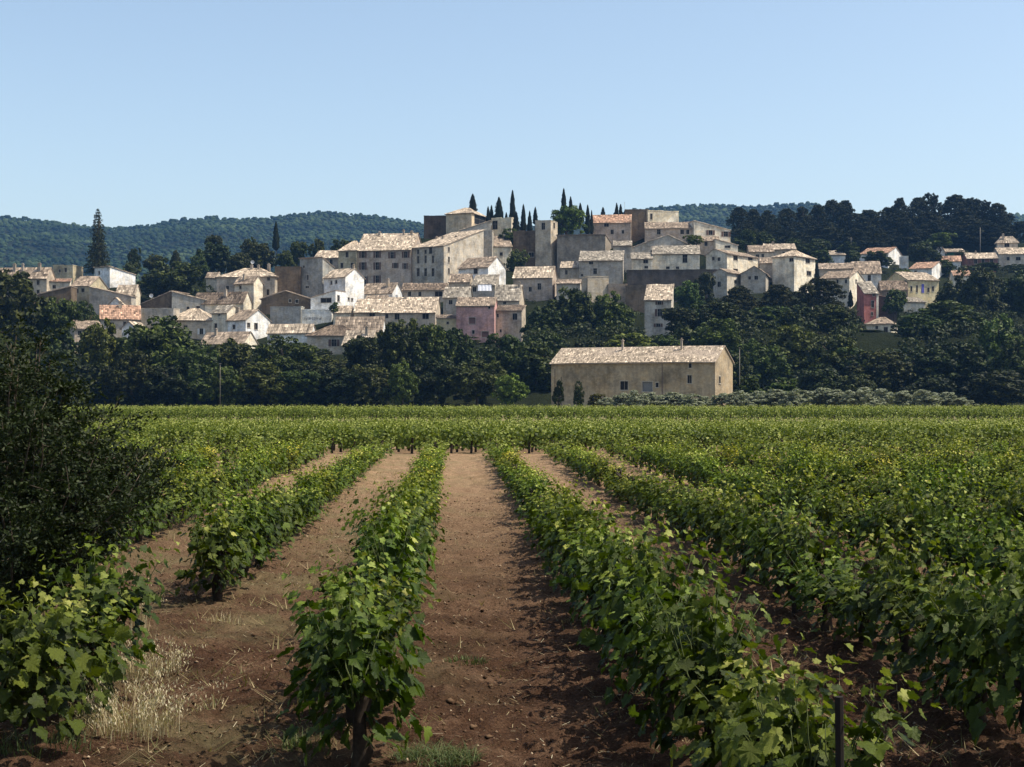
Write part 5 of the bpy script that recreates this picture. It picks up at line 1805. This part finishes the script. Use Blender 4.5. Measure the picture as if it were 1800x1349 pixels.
# ------------------------------------------------------------------ poles, dishes, awning, dead trunks
def pole(px, ytop, d, label, r=.11, arm=False, base=None):
    p = at(px, ytop, d)
    g = tz(p.x, d) if d > 226 else 0
    root = empty('utility_pole', (p.x, d, g))
    tag(root, label, 'pole')
    mb = MB()
    h = p.z - g
    mb.tube([(0, 0, -.5), (0, 0, h * .5), (0, 0, h)], [r, r * .9, r * .75], 8)
    mb.build('shaft', POLE, root, smooth=True)
    mb = MB()
    mb.box(-.6, .6, -.06 - r, -r - .002, h - .5, h - .38) if arm else mb.box(-.14, .14, -.14, .14, h + .002, h + .1)
    mb.build('crossarm' if arm else 'cap', POLE, root)


POLE = mat_flat('weathered_pole', (.17, .15, .13), .8, .2, 8, .25)
pole(387, 640, 236, 'thin pole in front of the dark trees left of the barn', .05)
pole(1300, 612, 240, 'grey wooden pole just right of the barn', .07, False)
pole(1723, 400, 474, 'pale tall pole against the ridge pinewood at right', .14)
pole(1496, 417, 458, 'thin pole in the pines above the white shed', .10, True)
pole(1098, 357, 433, 'slender mast beside the dark hilltop block', .045)


def dish(px, py, d, label, s=.55):
    p = at(px, py, d)
    root = empty('satellite_dish', (p.x, d, p.z - .8))
    tag(root, label, 'satellite dish')
    mb = MB()
    n = 14
    rings = []
    for r_, y in ((.08, .10), (.55, .05), (1.0, -.06)):
        rings.append([(math.cos(2 * math.pi * i / n) * r_ * s, y * s * 2, .8 + math.sin(2 * math.pi * i / n) * r_ * s) for i in range(n)])
    for A, B in zip(rings, rings[1:]):
        for i in range(n):
            mb.face(A[i], A[(i + 1) % n], B[(i + 1) % n], B[i])
    mb.face(*rings[0])
    mb.build('reflector', PAINT, root, color=(.6, .6, .6))
    mb = MB()
    mb.tube([(0, .15, -.8), (0, .15, .4), (0, .12, .8)], [.04, .04, .04], 6)
    mb.tube([(0, .1, .35), (0, -.5, .62)], [.02, .02], 5)
    mb.build('bracket', PAINT, root, color=(.3, .3, .3))


dish(266, 520, 353, 'grey satellite dish on the dark rising gable', .5)
dish(104, 600, 309, 'satellite dish beside the terracotta house at lower left', .5)
dish(444, 461, 372, 'satellite dish above the wide hip-roofed house', .5)
dish(697, 521, 350, 'satellite dish on the white gable below the long shuttered facade', .35)


def awning():
    p = at(852, 513, 351)
    root = empty('terrace_awning', p)
    tag(root, 'white awning over a roof terrace in the village centre', 'awning')
    w_ = 24 / F * 351
    mb = MB()
    n = 8
    for i in range(n):
        a, b = -w_ / 2 + w_ * i / n, -w_ / 2 + w_ * (i + 1) / n
        y0, y1 = (0, .06) if i % 2 else (.06, 0)
        mb.face((a, y0, .2), (b, y1, .2), (b, y1 + .35, 1.75), (a, y0 + .35, 1.75))
    mb.build('canopy', PAINT, root, color=(.85, .85, .9))
    mb = MB()
    for x in (-w_ / 2 - .06, w_ / 2 + .06):
        mb.tube([(x, 0, -1.5), (x, .3, 1.9)], [.05, .05], 6)
    mb.tube([(-w_ / 2 - .06, .37, 1.8), (w_ / 2 + .06, .37, 1.8)], [.05, .05], 6)
    mb.build('frame', PAINT, root, color=(.15, .14, .14))


awning()


def dead_trunk(px, ytop, ybot, d, label, lean=.6):
    b = at(px, ybot, d)
    t = at(px, ytop, d)
    root = empty('dead_tree', b)
    tag(root, label, 'dead tree')
    h = t.z - b.z
    mb = MB()
    mb.tube([(lean, 0, -1), (lean * .5, 0, h * .4), (0, 0, h * .75), (-lean * .3, 0, h)], [.16, .13, .10, .05], 6)
    mb.build('trunk', PALEBARK, root, smooth=True)
    mb = MB()
    for k in range(3):
        z = h * (.35 + .2 * k)
        s = -1 if k % 2 else 1
        mb.tube([(lean * .4, 0, z), (lean * .4 + s * .5, 0, z + .5), (lean * .4 + s * .8, 0, z + 1.2)], [.05, .035, .015], 5)
    mb.build('branch', PALEBARK, root)


dead_trunk(1430, 540, 590, 303, 'pale bare trunk leaning among the pines below the village', .8)
dead_trunk(1360, 570, 592, 303, 'small pale forked trunk left of the leaning bare trunk', .3)

# ------------------------------------------------------------------ air
mb = MB()
mb.box(-2600, 2600, -60, 2700, -2.2, 330)
hz = bpy.data.materials.new('haze')
hz.use_nodes = True
nt = hz.node_tree
for n_ in list(nt.nodes):
    if n_.type != 'OUTPUT_MATERIAL':
        nt.nodes.remove(n_)
pv = nt.nodes.new('ShaderNodeVolumePrincipled')
pv.inputs['Color'].default_value = (.22, .50, 1.0, 1)
pv.inputs['Density'].default_value = 0.000095
pv.inputs['Anisotropy'].default_value = .2
nt.links.new(pv.outputs[0], nt.nodes['Material Output'].inputs['Volume'])
try:
    hz.cycles.homogeneous_volume = True
except Exception:
    pass
ho = mb.build('haze', hz)
tag(ho, 'thin blue haze in front of the far hills', 'haze', kind='stuff')
